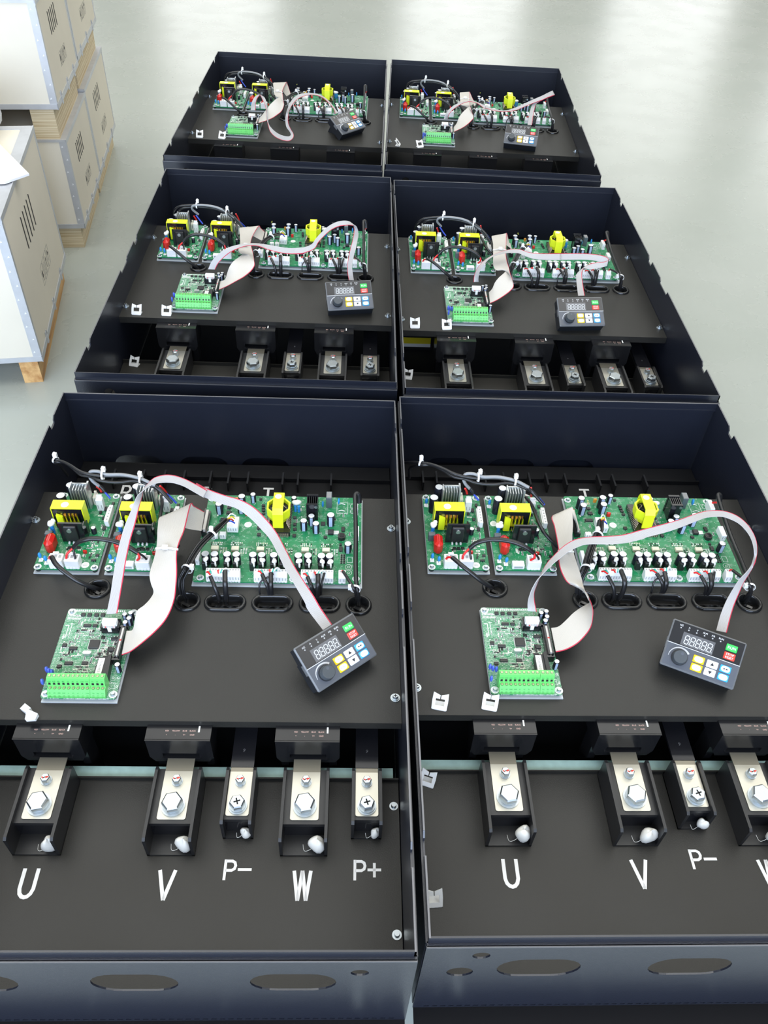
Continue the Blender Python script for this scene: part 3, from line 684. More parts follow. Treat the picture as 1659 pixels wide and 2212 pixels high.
    # six gate driver groups
    for k, x in enumerate((-.5, 10.3, 25.2, 36, 55.6, 66.2, 80.3, 91, 109.4, 121, 137, 146.6)):
        ecap(x, 87.5, z, 24, 4.9, t, O, False)
        b = B(); b.bbox(x - 3.6, x + 3.4, 76.4, 81.8, z, 19, BPL, .5)
        G = b.build('gate_transistor', t)
        b = B(); b.blob(x + 1.2, 80.4, 21.5, 3.4, 3.4, 3.0, GLUE, 20 + k, .25); b.blob(x + 1.8, 77.4, 16.5, 1.5, 1.6, 4.6, GLUE, 40 + k, .15); b.build('silicone_dab', G)
    for k, x in enumerate((6.5, 31, 61.6, 86.2, 116.1, 141.5)):
        b = B(); b.bbox(x - 4.6, x + 4.6, 107, 113.4, z + .3, z + 3.4, CRM, .4); b.box(x - 4, x + 4, 107.6, 112.8, z + 3.35, z + 3.5, CRM)
        for q in range(8): b.box(x - 4.3 + q * 1.15, x - 3.8 + q * 1.15, 105.6, 107, z, z + 1, BRS)
        b.build('optocoupler', t)
    # white connectors along the front edge
    def long_con(x0, x1):
        b = B(); b.prism([(59, z), (68.5, z), (68.5, 20), (63.6, 20.4), (59.6, 15)], x0, x1, WPL, axis='x'); n = max(2, int((x1 - x0) / 3.3))
        for k in range(n):
            xx = x0 + (k + .5) * (x1 - x0) / n
            b.box(xx - .8, xx + .8, 64.8, 67.4, 20.0, 20.35, WSH); b.hexa([(xx - .35, 58.9, 10), (xx + .35, 58.9, 10), (xx + .35, 59.4, 10), (xx - .35, 59.4, 10), (xx - .35, 59.2, 14), (xx + .35, 59.2, 14), (xx + .35, 59.7, 14), (xx - .35, 59.7, 14)], WSH)
            b.box(xx - 1.2, xx + 1.2, 58.3, 59.2, z, 8.6, WPL)
        b.build('gate_connector', t)
    for a, c in ((3, 42.7), (58.8, 97.6), (113.8, 151.8), (158, 166.4)): long_con(a, c)
    def con(x0, x1, y0, y1, z1, nm='wire_connector', m=WPL):
        b = B(); b.bbox(x0, x1, y0, y1, z, z1, m, .5)
        for k in range(max(2, int((x1 - x0) / 3))): xx = x0 + 1.4 + k * 3; b.box(xx, xx + 1.1, y0 - .1, y0, z + 3, z + 7, WSH)
        b.build(nm, t)
    con(17.6, 31.4, 139, 158, 16.5); con(.4, 8, 127.5, 134, 14); con(10, 17.6, 127.5, 134, 14); con(-13, -8.4, 84, 100, 16); con(174, 180, 174, 192, 18.5); con(175, 181.5, 128, 146, 16)
    # box header for the wide ribbon
    b = B(); b.box(-12.6, -5.6, 130.5, 169, z, 14, BPG); b.box(-11.8, -10.4, 131.5, 168, 14, 17.2, BPG); b.build('box_header', t)
    sticker(42.1, 152.9, z + .05, 4.7, t, O, INKG)
    b = B(); b.prism([(156, 129), (160, 127.5), (164, 129), (165, 133), (163, 137), (158.5, 137.6), (155.5, 135)], z, 12, BPL); b.cyl(160.3, 132.6, 12, 12.3, 3.0, BPG, 14); b.build('inductor', t)
    b = B(); b.bbox(143, 150, 137.4, 144.8, z, z + 3.4, BPL, .4); b.box(150, 156.5, 138, 144.2, z, z + 1.2, ALU); [b.box(139.6, 143, 138.4 + k * 1.5, 138.9 + k * 1.5, z, z + .6, ALU) for k in range(5)]; b.build('regulator', t)
    for x, y, w, h in ((56.3, 146.6, 4.4, 4.4), (57.4, 135.1, 4.4, 4.4), (58.3, 186.9, 4.2, 3), (58.7, 182.2, 4.2, 3), (59.1, 177.5, 4.2, 3), (59.7, 171.7, 4.2, 3), (100, 165.9, 4, 4), (100.8, 153.8, 4, 4), (101.3, 145.5, 4.2, 4), (101.2, 134.4, 4.4, 4.4), (136.2, 156.2, 5.5, 5.5), (161.6, 147.1, 4.4, 7), (159.5, 113.1, 4.4, 7), (15.9, 172.8, 6, 5), (15.4, 181.7, 5, 4), (54, 198.2, 3.4, 3), (140, 132.6, 4.4, 3.6), (159, 120.6, 3, 3), (150, 165, 3.4, 3.6)):
        chip(x, y, w, h, z, t, O, 'y', 2, 2.2)
    chip(12, 160.5, 10, 4.6, z, t, O, 'y', 8, 1.8)
    b = B()
    for x, y in ((169.4, 85), (169.6, 75.8)):
        b.stroke(circ(x, y, 4, 16), .35, z, z + .08, LET, True); b.stroke(circ(x, y, 1.4, 10), .35, z, z + .08, LET, True)
    b.stroke([(153, 176), (167, 176), (167, 196), (153, 196)], .35, z, z + .08, LET, True); b.stroke(oval(172.5, 190, 4.6, 9), .35, z, z + .08, LET, True); b.stroke(oval(172.5, 180, 4.6, 8), .35, z, z + .08, LET, True)
    b.stroke([(168, 92), (174, 92), (174, 101), (168, 101)], .35, z, z + .08, LET, True); b.tube([(154.5, 192, z + .4), (159, 192.6, z + 1.4), (163.5, 192, z + .4)], .5, WPL, 6); b.tube([(154.5, 180, z + .4), (159, 180.6, z + 1.4), (163.5, 180, z + .4)], .5, WPL, 6)
    b.build('board_print', t)
    b = B()
    for k in range(5):
        for q in range(2): b.box(159.6 + q * 3.2, 162 + q * 3.2, 90 + k * 3.2, 92 + k * 3.2, z, z + .9, BPL); b.box(159.1 + q * 3.2, 162.5 + q * 3.2, 90.4 + k * 3.2, 91.6 + k * 3.2, z, z + .5, ALU)
    b.build('resistor_array', t)
    big = [(64, 98, 132, 187), (114, 131, 163, 184), (138, 148, 185, 199), (16, 33, 137, 160), (0, 19, 126, 136), (-14, -4, 128, 170), (-6, 154, 58, 93), (154, 168, 126, 150), (139, 157, 136, 146), (37, 48, 148, 158)]
    smd(t, O, [(-6, 60, 136, 170), (10, 22, 160, 196), (36, 64, 160, 196), (98, 160, 128, 160), (150, 172, 148, 176), (165, 176, 112, 160), (98, 112, 150, 190)], big, 90, z, 21)
    # tidy component columns above and beside each optocoupler
    b = B(); r = random.Random(5)
    for x in (6.5, 31, 61.6, 86.2, 116.1, 141.5):
        for k in range(7):
            for q in range(2): b.box(x - 6 + k * 2.1, x - 5 + k * 2.1, 117 + q * 3.1, 118.9 + q * 3.1, z, z + .6, r.choice((WPL, WPL, BPL, CRM)))
        for k in range(5):
            for q in range(3): b.box(x + 6.5 + q * 3, x + 8.4 + q * 3, 103.5 + k * 2.1, 104.4 + k * 2.1, z, z + .5, r.choice((WPL, CRM, WPL, BPL)))
    o = b.build('component_columns', t); o['kind'] = 'stuff'
    return t
DB = make_drive_board()
for c in 'ABCDEF': put(DB, c, (.080, .130, ZP), 'long green drive board with a row of white connectors in the ' + NM[c], 'circuit board', 'drive boards on the mounting plates')

# ------------------------------------------------------------ control board
def make_control_board():
    t = empty('control_board'); O = (-106, -43, 0); z = 7.0
    def B(): return MB(off=O)
    board(t, O, PCBC, -145, -68, -101.5, 15.3, -144.8, -67, -102.8, 16.0, ((-140.4, 10.9), (-140.4, -96), (-71.6, -96.2), (-72, 11)))
    XS = [-134.6 + 4.75 * k for k in range(9)] + [-134.6 + 4.75 * 9 + 1.2 + 4.75 * k for k in range(3)]
    def tb(xa, xb, xs, rear):
        b = B(); y = -82.0 if rear else -92.0; zt = 26 if rear else 16
        if rear: prof = [(-82, z), (-82, 22), (-83.5, 26), (-90, 26), (-93, 17.5), (-93, z)]
        else: prof = [(-92.6, z), (-92.6, 16.6), (-97.2, 16.2), (-101, 10), (-101, z)]
        b.prism(prof[::-1], xa, xb, GTB, axis='x')
        for x in xs:
            if rear:
                b.cyl(x, -86.6, 26, 26.15, 1.75, GTBD, 12); b.cyl(x, -86.6, 26.1, 26.4, 1.35, BRS, 10); b.box(x - 1.2, x + 1.2, -86.8, -86.4, 26.38, 26.5, GTBD)
                b.hexa([(x - 1.3, -92.75, 18.3), (x + 1.3, -92.75, 18.3), (x + 1.3, -92.3, 18.3), (x - 1.3, -92.3, 18.3), (x - 1.1, -92.0, 20.8), (x + 1.1, -92.0, 20.8), (x + 1.1, -91.4, 20.8), (x - 1.1, -91.4, 20.8)], BPL)
            else:
                b.cyl(x, -95.0, 16.35, 16.55, 1.75, GTBD, 12); b.cyl(x, -95.0, 16.5, 16.8, 1.35, BRS, 10); b.box(x - 1.2, x + 1.2, -95.2, -94.8, 16.78, 16.9, GTBD)
                b.hexa([(x - 1.2, -101.1, 9.1), (x + 1.2, -101.1, 9.1), (x + 1.2, -100.6, 9.1), (x - 1.2, -100.6, 9.1), (x - 1.1, -100.6, 10.8), (x + 1.1, -100.6, 10.8), (x + 1.1, -100.0, 10.8), (x - 1.1, -100.0, 10.8)], BPL)
                b.box(x - 1.6, x + 1.6, -92.75, -92.4, 16.4, 17.2, GTBD)
        names = (['COM', 'ACM', '485+', '485-', 'X2', 'X4', 'X6', 'COM', 'COM', 'TA1', 'TB1', 'TC1'] if rear else ['AI1', 'AI2', 'GND', 'GND', 'X1', 'X3', 'X5', 'Y', 'COM', 'TA2', 'TB2', 'TC2'])
        nn = names[:9] if len(xs) == 9 else names[9:]
        for x, s_ in zip(xs, nn):
            M = (Matrix.Translation((x, -91.55, 22.6)) if rear else Matrix.Translation((x, -99.35, 13.2))) @ Matrix.Rotation(math.radians(68 if rear else 58), 4, 'X')
            b.text(s_, 0, 0, .12, 1.35, GTBD, M=M, sx=.8)
        b.build('screw_terminal_strip', t)
    for rear in (True, False):
        dx = 0 if rear else .6
        tb(-137.2 + dx, -94.0 + dx, [x + dx for x in XS[:9]], rear); tb(-93.7 + dx, -78.4 + dx, [x + dx for x in XS[9:]], rear)
    # keypad header with white plug latch
    b = B(); b.box(-100.6, -80.4, -18.4, -6.5, z, 17.5, BPG); b.box(-99, -82, -19.0, -18.3, z + 2, 13, BPL); b.stroke([(-102, -20.5), (-79, -20.5), (-79, -4.5), (-102, -4.5)], .35, z, z + .1, LET, True); b.build('box_header', t)
    # long header for the wide ribbon
    b = B(); b.box(-79.4, -71.8, -57.5, -15.6, z, 14, BPG); b.box(-78, -76.2, -56.5, -16.8, 14, 17.6, BPG); b.box(-79.6, -71.4, -59.6, -56.8, z, 16.2, BPG); b.box(-79.6, -71.4, -16, -13.6, z, 16.2, BPG); b.build('ribbon_header', t)
    for x, y, z1, r in ((-77.6, -.4, 19, 2.9), (-71.4, 1.8, 19, 2.9), (-71.8, -5.8, 19, 2.9), (-74.6, -11.8, 19.4, 2.9), (-71.2, -67.6, 19.5, 3.0)): ecap(x, y, z, z1, r, t, O)
    b = B(); b.prism([(-94.2, -79.6), (-83.6, -79.6), (-84.0, -56), (-93.6, -56)], z, 16, BPL); b.prism([(-83.6, -80.5), (-78.8, -80.5), (-80.5, -52.5), (-84, -54)], z, 17.5, BPL)
    rl = b.build('relay_block', t)
    b = B(); b.box(-93.0, -86.6, -79.0, -57.5, 16, 16.15, STK); b.text('132KWG3', 0, 0, 0, 2.6, INKG, M=Matrix.Translation((-89.8, -68.3, 16.2)) @ Matrix.Rotation(PI / 2, 4, 'Z'), sx=1.15); b.build('label', rl)
    chip(-105, -34, 11, 11, z, t, O, 'xy', 14, 2.2, nm='microcontroller')
    b = B(); b.prism(oval(-109.5, -46.6, 9, 4.2, 6), z, 11, ALU); b.build('crystal', t)
    for x, y, w, h, n in ((-126.7, 6.5, 4.6, 4.2, 4), (-119.7, 6.3, 4.6, 4.2, 4), (-112, 6.4, 4.6, 4.2, 4), (-105, 6.6, 4.6, 4.2, 4), (-118.6, -8.6, 8.4, 3.4, 8), (-110.1, -8.8, 5, 3.4, 4), (-84.6, -26.3, 8, 3.6, 7), (-136.6, -35.5, 4.6, 4, 4), (-126.3, -39.6, 8.6, 3.8, 8), (-85.2, -40.5, 6, 4.6, 6), (-109.5, -58.6, 6, 4.2, 6), (-126.3, -58.8, 8.6, 3.8, 8), (-135.1, -63, 4.8, 4, 4)):
        chip(x, y, w, h, z, t, O, 'y', n, 1.9)
    for k in range(8): x = -125.5 + k * 4.2; b = B(); b.box(x - 1.3, x + 1.3, -73.5, -71, z, z + 2.4, BPL); b.box(x - .3, x + .3, -70.9, -69.5, z, z + .5, ALU); b.build('transistor', t)
    for x, y in ((-144.0, -72), (-141, -74), (-137.5, -75.2), (-144.3, -87)):
        b = B(); b.blob(x, y, 15, 1.7, 2.6, 5, BLU2, 3, .08); b.cyl(x, y, z, 12, .4, ALU, 6); b.build('violet_disc_capacitor', t)
    b = B()
    for x, y in ((-77.3, -82.2), (-69.8, -86.8), (-77.1, -89.3), (-75.9, -75.8), (-70.5, -75.6)): b.stroke(circ(x, y, 1.1, 10), .5, z, z + .08, ALU, True)
    b.stroke([(-76, -82.2), (-72.2, -82.2), (-72.2, -89.3), (-76, -89.3)], .3, z, z + .08, LET)
    b.stroke([(-143, -8), (-139, -8), (-139, -24), (-142.5, -24)], .8, z, z + .08, LET); b.stroke([(-137.5, -6), (-133.5, -6)], .8, z, z + .08, LET); b.stroke([(-136, -8), (-135.6, -24)], .6, z, z + .08, LET)
    for k in range(24): b.box(-136 + k * 2.3, -134.6 + k * 2.3, 11.5, 14, z, z + .07, LET)
    for k in range(9):
        for q in range(2): b.box(-143 + k * 1.6, -142 + k * 1.6, 0 + q * 4, 2.8 + q * 4, z, z + .07, LET)
    b.build('board_print', t)
    keep = [(-101, -79, -20, -5), (-80, -71, -60, 4), (-95, -78, -81, -52), (-111.5, -98.5, -40.5, -27.5), (-115, -104, -49, -44), (-129, -109, 3, 10), (-123, -107, -11, -6), (-131, -121, -42, -37), (-131, -121, -61, -56), (-139, -132, -66, -60), (-145, -70, -110, -70)]
    smd(t, O, [(-142, -82, -68, 10), (-130, -96, -30, 4), (-120, -95, -69, -45), (-100, -82, -54, -22), (-142, -120, -56, -30)], keep, 620, z, 31, True)
    return t
CBD = make_control_board()
for c in 'ABCDEF': put(CBD, c, (-.106, -.043, ZP), 'small green control board with bright green screw terminals in the ' + NM[c], 'circuit board', 'control boards on the mounting plates')

# measured paths (metres, cabinet frame)
RD = {'A_n':[[-0.095,-0.0061,-0.0271,-0.0833,-0.0048,-0.0269],[-0.094,0.0138,-0.0203,-0.0821,0.0122,-0.0181],[-0.0939,0.0356,-0.0121,-0.0816,0.0338,-0.0104],[-0.0932,0.0555,-0.004,-0.081,0.0536,-0.0024],[-0.0916,0.0762,0.0037,-0.0794,0.0745,0.0059],[-0.0886,0.0936,0.0111,-0.0762,0.091,0.0141],[-0.0841,0.109,0.0178,-0.0741,0.1055,0.0215],[-0.0779,0.1211,0.0295,-0.0744,0.1291,0.0219],[-0.0725,0.1258,0.0331,-0.0731,0.1373,0.0273],[-0.0661,0.132,0.0354,-0.0684,0.1432,0.0307],[-0.058,0.1388,0.0351,-0.0624,0.1504,0.0336],[-0.0483,0.1421,0.034,-0.0513,0.1543,0.035],[-0.0379,0.1424,0.033,-0.0398,0.1547,0.0343],[-0.026,0.1387,0.0317,-0.0268,0.1512,0.0324],[-0.0148,0.1325,0.0299,-0.0135,0.145,0.0299],[-0.0015,0.1254,0.0269,0.0011,0.1373,0.0273],[-0.014,0.1389,0.0218,-0.0138,0.1513,0.0259],[0.0005,0.1329,0.0185,0.0015,0.1447,0.022],[0.0189,0.1275,0.0147,0.0208,0.1394,0.0181],[0.0354,0.125,0.0102,0.0392,0.1357,0.0148],[0.0512,0.1155,0.0051,0.0567,0.1259,0.012],[0.066,0.1,0.0018,0.073,0.1098,0.0071],[0.0776,0.0856,-0.0001,0.0851,0.0952,0.0008],[0.0878,0.0664,-0.0031,0.0959,0.0758,-0.0044],[0.0979,0.0466,-0.0071,0.1067,0.0552,-0.0089],[0.1091,0.0281,-0.0119,0.1187,0.0356,-0.0127],[0.1216,0.0073,-0.0177,0.1312,0.016,-0.0159],[0.1255,0.0001,-0.0224,0.1398,0.0027,-0.0209],[0.1431,-0.0237,-0.0271,0.1529,-0.016,-0.0266]],
'B_n':[[-0.095,-0.0043,-0.0266,-0.0845,-0.0042,-0.0274],[-0.0955,0.0016,-0.0175,-0.086,0.0074,-0.023],[-0.0926,0.0091,-0.0095,-0.0861,0.0155,-0.0179],[-0.0891,0.0141,-0.0029,-0.084,0.0207,-0.0121],[-0.084,0.0196,0.0023,-0.0802,0.028,-0.0061],[-0.0701,0.033,0.0066,-0.0711,0.0434,-0.0002],[-0.0586,0.0424,0.0098,-0.0606,0.0538,0.005],[-0.0456,0.0523,0.012,-0.0488,0.064,0.0092],[-0.0318,0.0599,0.0133,-0.0342,0.0721,0.0122],[-0.0196,0.0629,0.0139,-0.0162,0.0749,0.0139],[0.0001,0.0632,0.0139,0.0026,0.0754,0.0148],[0.0224,0.0655,0.0137,0.0229,0.0778,0.0153],[0.0452,0.0729,0.0131,0.0444,0.0851,0.0159],[0.0529,0.0767,0.0131,0.0551,0.0887,0.0161],[0.0772,0.0844,0.0138,0.0781,0.0967,0.0161],[0.0963,0.0917,0.0151,0.0977,0.104,0.0161],[0.1128,0.0988,0.0165,0.1139,0.1113,0.0162],[0.1284,0.1051,0.0178,0.129,0.1173,0.0164],[0.1391,0.1071,0.0179,0.1427,0.1192,0.0171],[0.1505,0.1077,0.0176,0.1568,0.1184,0.0169],[0.1603,0.1041,0.0167,0.1689,0.1132,0.0158],[0.1684,0.0981,0.0156,0.178,0.1056,0.0132],[0.1745,0.088,0.0137,0.1844,0.0946,0.0096],[0.1774,0.0761,0.0114,0.1872,0.0811,0.005],[0.1772,0.063,0.0079,0.1849,0.0666,0.0004],[0.1784,0.0578,-0.0028,0.1756,0.0487,0.0023],[0.1662,0.0403,-0.001,0.1732,0.045,-0.0088],[0.1522,0.0281,-0.0057,0.1614,0.0304,-0.014],[0.1412,0.0154,-0.012,0.1525,0.0168,-0.0174],[0.1328,0.0043,-0.0175,0.1446,0.0043,-0.0212],[0.1243,-0.0097,-0.0229,0.1368,-0.0103,-0.0246],[0.115,-0.0283,-0.0275,0.127,-0.0303,-0.0287]],
'C_n':[[-0.0953,0.0007,-0.027,-0.0828,0.0004,-0.027],[-0.0887,0.0062,-0.015,-0.0768,0.0027,-0.0166],[-0.0775,0.0123,-0.0045,-0.0667,0.0066,-0.007],[-0.0643,0.0189,0.0031,-0.056,0.0097,0.0009],[-0.0476,0.0247,0.0074,-0.0438,0.0127,0.0067],[-0.0288,0.0314,0.0082,-0.0261,0.0194,0.01],[-0.0083,0.0335,0.008,-0.0081,0.0212,0.0094],[0.0104,0.0301,0.0078,0.0096,0.0178,0.0053],[0.0289,0.0276,0.0063,0.0285,0.016,0.0012],[0.0496,0.0283,0.0041,0.0502,0.0174,-0.0015],[0.0714,0.0344,0.0038,0.073,0.0241,-0.004],[0.0494,0.0303,0.0023,0.05,0.019,-0.0023],[0.066,0.03,0.0043,0.0676,0.0184,-0.0005],[0.0804,0.0322,0.0077,0.082,0.0206,0.0033],[0.0881,0.0346,0.0125,0.0923,0.0233,0.0084],[0.0925,0.0411,0.0171,0.0972,0.0299,0.0152],[0.1023,0.0538,0.0233,0.1059,0.042,0.0205],[0.1131,0.0673,0.0279,0.1178,0.056,0.0261],[0.1264,0.0759,0.0322,0.1309,0.0646,0.0296],[0.1399,0.0784,0.0346,0.1423,0.0665,0.0313],[0.1503,0.0789,0.0334,0.1507,0.0662,0.0325],[0.1578,0.077,0.0291,0.1569,0.0656,0.0323],[0.1637,0.0688,0.0289,0.1589,0.0781,0.0237],[0.1667,0.0727,0.0189,0.1594,0.0633,0.0209],[0.1663,0.0563,0.0113,0.1571,0.0483,0.0128],[0.1635,0.0304,0.0054,0.1536,0.0367,0.0018],[0.1598,0.0153,-0.0025,0.1511,0.0232,-0.007],[0.1581,0.0,-0.0102,0.1495,0.0079,-0.0147],[0.1596,-0.0137,-0.0173,0.1505,-0.0063,-0.0217],[0.1618,-0.0259,-0.024,0.153,-0.0186,-0.0284]],
'D_n':[[-0.0859,0.0024,-0.0279,-0.0954,-0.0015,-0.0261],[-0.0878,-0.0018,-0.0144,-0.094,0.0078,-0.0186],[-0.0852,0.0035,-0.0055,-0.0894,0.0149,-0.0087],[-0.078,0.0115,0.0021,-0.0803,0.0233,-0.0012],[-0.0687,0.0209,0.0078,-0.0686,0.0326,0.0036],[-0.0549,0.03,0.0103,-0.0542,0.042,0.0069],[-0.038,0.0379,0.0102,-0.0385,0.0503,0.0086],[-0.0231,0.0437,0.0082,-0.024,0.0563,0.0091],[-0.0122,0.046,0.0062,-0.0097,0.0581,0.0078],[0.0013,0.04,0.0034,0.0036,0.0518,0.0066],[0.0167,0.0385,-0.0,0.0196,0.0493,0.006],[0.0397,0.0421,-0.0024,0.04,0.0524,0.0047],[0.0641,0.0469,-0.0043,0.0642,0.0568,0.0036],[0.0588,0.049,-0.0053,0.0591,0.0591,0.0019],[0.0853,0.0535,-0.0065,0.0856,0.0637,0.0009],[0.1106,0.0569,-0.0074,0.112,0.0671,-0.0004],[0.1274,0.0577,-0.0086,0.1298,0.0676,-0.0014],[0.1389,0.0564,-0.0106,0.1427,0.0648,-0.0019],[0.1479,0.0534,-0.0122,0.1506,0.0619,-0.0032],[0.1511,0.0484,-0.0132,0.1539,0.0579,-0.0056],[0.1423,0.0441,-0.0142,0.1471,0.054,-0.0084],[0.1311,0.0425,-0.016,0.1321,0.0536,-0.0103],[0.1198,0.0404,-0.0172,0.1211,0.0524,-0.0126],[0.1054,0.041,-0.0164,0.1125,0.0506,-0.0169],[0.0927,0.0274,-0.021,0.1039,0.0333,-0.0161],[0.0906,0.0181,-0.0214,0.1018,0.0228,-0.0203],[0.0883,-0.0022,-0.0234,0.1002,0.0016,-0.024],[0.085,-0.0378,-0.0267,0.0973,-0.0356,-0.027]],
'E_n':[[-0.0961,0.0055,-0.0268,-0.0844,0.0078,-0.0271],[-0.0945,0.0145,-0.0149,-0.0851,0.0222,-0.017],[-0.0907,0.0317,-0.0077,-0.0813,0.0238,-0.0061],[-0.0839,0.0367,-0.0022,-0.0761,0.0271,0.0001],[-0.0771,0.035,-0.0,-0.0726,0.0237,0.0021],[-0.063,0.0178,0.001,-0.0654,0.0057,-0.0022],[-0.0564,0.0034,-0.0052,-0.0594,-0.0087,-0.0056],[-0.0529,-0.0111,-0.0129,-0.0544,-0.0232,-0.0117],[-0.0449,-0.0667,-0.018,-0.0492,-0.056,-0.0219],[-0.0429,-0.0746,-0.0278,-0.0426,-0.0867,-0.0267],[-0.0346,-0.0912,-0.0308,-0.036,-0.1029,-0.0357],[-0.0212,-0.1093,-0.0337,-0.0226,-0.1195,-0.0408],[-0.0062,-0.1208,-0.0356,-0.0055,-0.1309,-0.0429],[0.0089,-0.1249,-0.0357,0.0105,-0.1355,-0.0423],[0.0133,-0.1167,-0.0346,0.0195,-0.1267,-0.0385],[0.0099,-0.1081,-0.0308,0.0198,-0.1154,-0.0331],[0.0019,-0.0969,-0.0257,0.0121,-0.104,-0.0255],[-0.0019,-0.0822,-0.0184,0.006,-0.092,-0.0178],[-0.0029,-0.0666,-0.0113,0.0043,-0.0762,-0.0092],[0.0001,-0.0605,-0.0007,0.0043,-0.0499,-0.0049],[0.0034,-0.0208,0.0035,0.011,-0.0303,0.0038],[0.0141,0.0089,0.0093,0.0217,-0.001,0.0073],[0.0327,0.0278,0.0112,0.0403,0.0179,0.0097],[0.0593,0.0345,0.0096,0.0586,0.022,0.0099],[0.0763,0.0334,0.0055,0.0755,0.021,0.0067],[0.0923,0.0227,-0.001,0.0897,0.0107,0.0012],[0.1081,-0.0004,-0.0086,0.1063,-0.0125,-0.0063],[0.119,-0.0135,-0.0165,0.112,-0.0238,-0.0149]],
'F_n':[[-0.0934,0.0047,-0.0265,-0.0826,0.009,-0.0274],[-0.0897,0.0105,-0.0161,-0.0821,0.0007,-0.0152],[-0.0792,0.0192,-0.0057,-0.0735,0.008,-0.0059],[-0.0645,0.0285,0.0015,-0.0597,0.0169,0.0018],[-0.0479,0.0372,0.0052,-0.0456,0.0251,0.0066],[-0.0296,0.0438,0.0061,-0.0304,0.0314,0.0078],[-0.0116,0.038,0.0046,-0.014,0.026,0.0065],[0.0056,0.0211,0.0041,0.0022,0.009,0.0016],[0.008,0.0276,0.0,0.0064,0.0153,0.0002],[0.0282,0.0182,-0.0016,0.0273,0.0056,-0.0016],[0.0525,0.0122,-0.0022,0.0513,0.0,-0.0005],[0.0755,0.0205,0.0016,0.0779,0.0082,0.0005],[0.0997,0.0398,0.0058,0.1038,0.0281,0.0044],[0.1239,0.0588,0.0109,0.1299,0.0481,0.0084],[0.1501,0.0784,0.016,0.1585,0.0711,0.011],[0.1783,0.1095,0.0192,0.1847,0.101,0.0113],[0.1596,0.086,0.0143,0.1651,0.075,0.0139],[0.1422,0.0723,0.0097,0.1493,0.0622,0.0106],[0.1249,0.0495,0.0046,0.1353,0.0559,0.003],[0.1178,0.0304,-0.0042,0.1291,0.036,-0.004],[0.1134,0.0046,-0.0129,0.1243,0.0107,-0.0128],[0.1089,-0.0215,-0.0211,0.1206,-0.0178,-0.0226]],
'A_w':[[-0.0716,-0.0211,-0.0368,-0.0696,-0.0543,-0.0353],[-0.0649,-0.0198,-0.036,-0.0586,-0.0529,-0.0296],[-0.0639,-0.0091,-0.0305,-0.045,-0.0385,-0.0281],[-0.0617,-0.0022,-0.0249,-0.0355,-0.0263,-0.0266],[-0.0552,0.0041,-0.0232,-0.0277,-0.0172,-0.0216],[-0.05,0.0135,-0.0228,-0.0227,-0.0074,-0.0159],[-0.0481,0.0225,-0.022,-0.0202,0.0052,-0.0112],[-0.0521,0.0313,-0.0184,-0.0207,0.018,-0.0096],[-0.0552,0.0413,-0.0162,-0.022,0.0343,-0.0073],[-0.0554,0.0515,-0.0155,-0.0232,0.0447,-0.0038],[-0.0545,0.0663,-0.015,-0.0248,0.0553,-0.0005],[-0.0542,0.0802,-0.0133,-0.0256,0.0662,0.0011],[-0.055,0.0924,-0.011,-0.0248,0.0804,0.001],[-0.0571,0.109,-0.0085,-0.0233,0.1006,-0.002],[-0.0577,0.1286,-0.0101,-0.0234,0.1468,-0.0057],[-0.0414,0.1235,-0.0153,-0.0218,0.1521,-0.0131],[-0.0269,0.1234,-0.0238,-0.0188,0.1577,-0.0224],[-0.0113,0.1281,-0.0325,-0.0125,0.1628,-0.0344]],
'B_w':[[-0.069,-0.0201,-0.0365,-0.0694,-0.0539,-0.0356],[-0.0607,-0.0194,-0.0345,-0.059,-0.0538,-0.0309],[-0.0518,-0.0133,-0.0304,-0.0465,-0.048,-0.0279],[-0.0433,-0.0058,-0.0277,-0.0365,-0.0399,-0.0235],[-0.0336,0.0012,-0.0265,-0.0303,-0.0327,-0.0177],[-0.0255,0.0069,-0.0277,-0.0281,-0.0244,-0.0105],[-0.021,0.0101,-0.0274,-0.0275,-0.0127,-0.0059],[-0.0303,-0.0026,-0.0052,-0.0239,0.0236,-0.0243],[-0.033,0.0067,-0.0019,-0.0333,0.0305,-0.0245],[-0.0264,0.0331,-0.0199,-0.0496,0.0188,-0.0034],[-0.0268,0.045,-0.0188,-0.0546,0.0306,-0.0012],[-0.0281,0.0582,-0.0175,-0.0559,0.046,0.0001],[-0.0291,0.0796,-0.0176,-0.0534,0.0632,0.0014],[-0.0266,0.1007,-0.018,-0.0519,0.0855,0.0006],[-0.021,0.126,-0.0174,-0.0496,0.1104,-0.005],[-0.0167,0.1562,-0.0164,-0.0454,0.1382,-0.0163],[-0.0157,0.1327,-0.0167,-0.0212,0.1621,-0.0314],[-0.0095,0.132,-0.0339,-0.0085,0.1681,-0.0325]],
'C_w':[[-0.0719,-0.0214,-0.0372,-0.0695,-0.055,-0.0348],[-0.0632,-0.0229,-0.0329,-0.0549,-0.0561,-0.0267],[-0.0597,-0.0162,-0.0251,-0.0393,-0.0444,-0.0227],[-0.0556,-0.0104,-0.0154,-0.0287,-0.0322,-0.0218],[-0.0494,-0.0019,-0.0092,-0.0183,-0.0161,-0.0196],[-0.0414,0.0128,-0.0086,-0.0123,-0.006,-0.0141],[-0.0333,0.0325,-0.0086,-0.0136,0.0046,-0.0105],[-0.0373,0.0135,-0.0022,-0.0197,0.0398,-0.0145],[-0.0437,0.03,-0.0037,-0.0247,0.0593,-0.0112],[-0.0427,0.0488,-0.0013,-0.0281,0.078,-0.0134],[-0.0475,0.084,-0.003,-0.0272,0.1094,-0.0147],[-0.0538,0.1324,-0.0122,-0.0203,0.1468,-0.0145],[-0.0366,0.127,-0.0209,-0.0183,0.1564,-0.0228],[-0.0133,0.126,-0.0334,-0.0121,0.1611,-0.0324]],
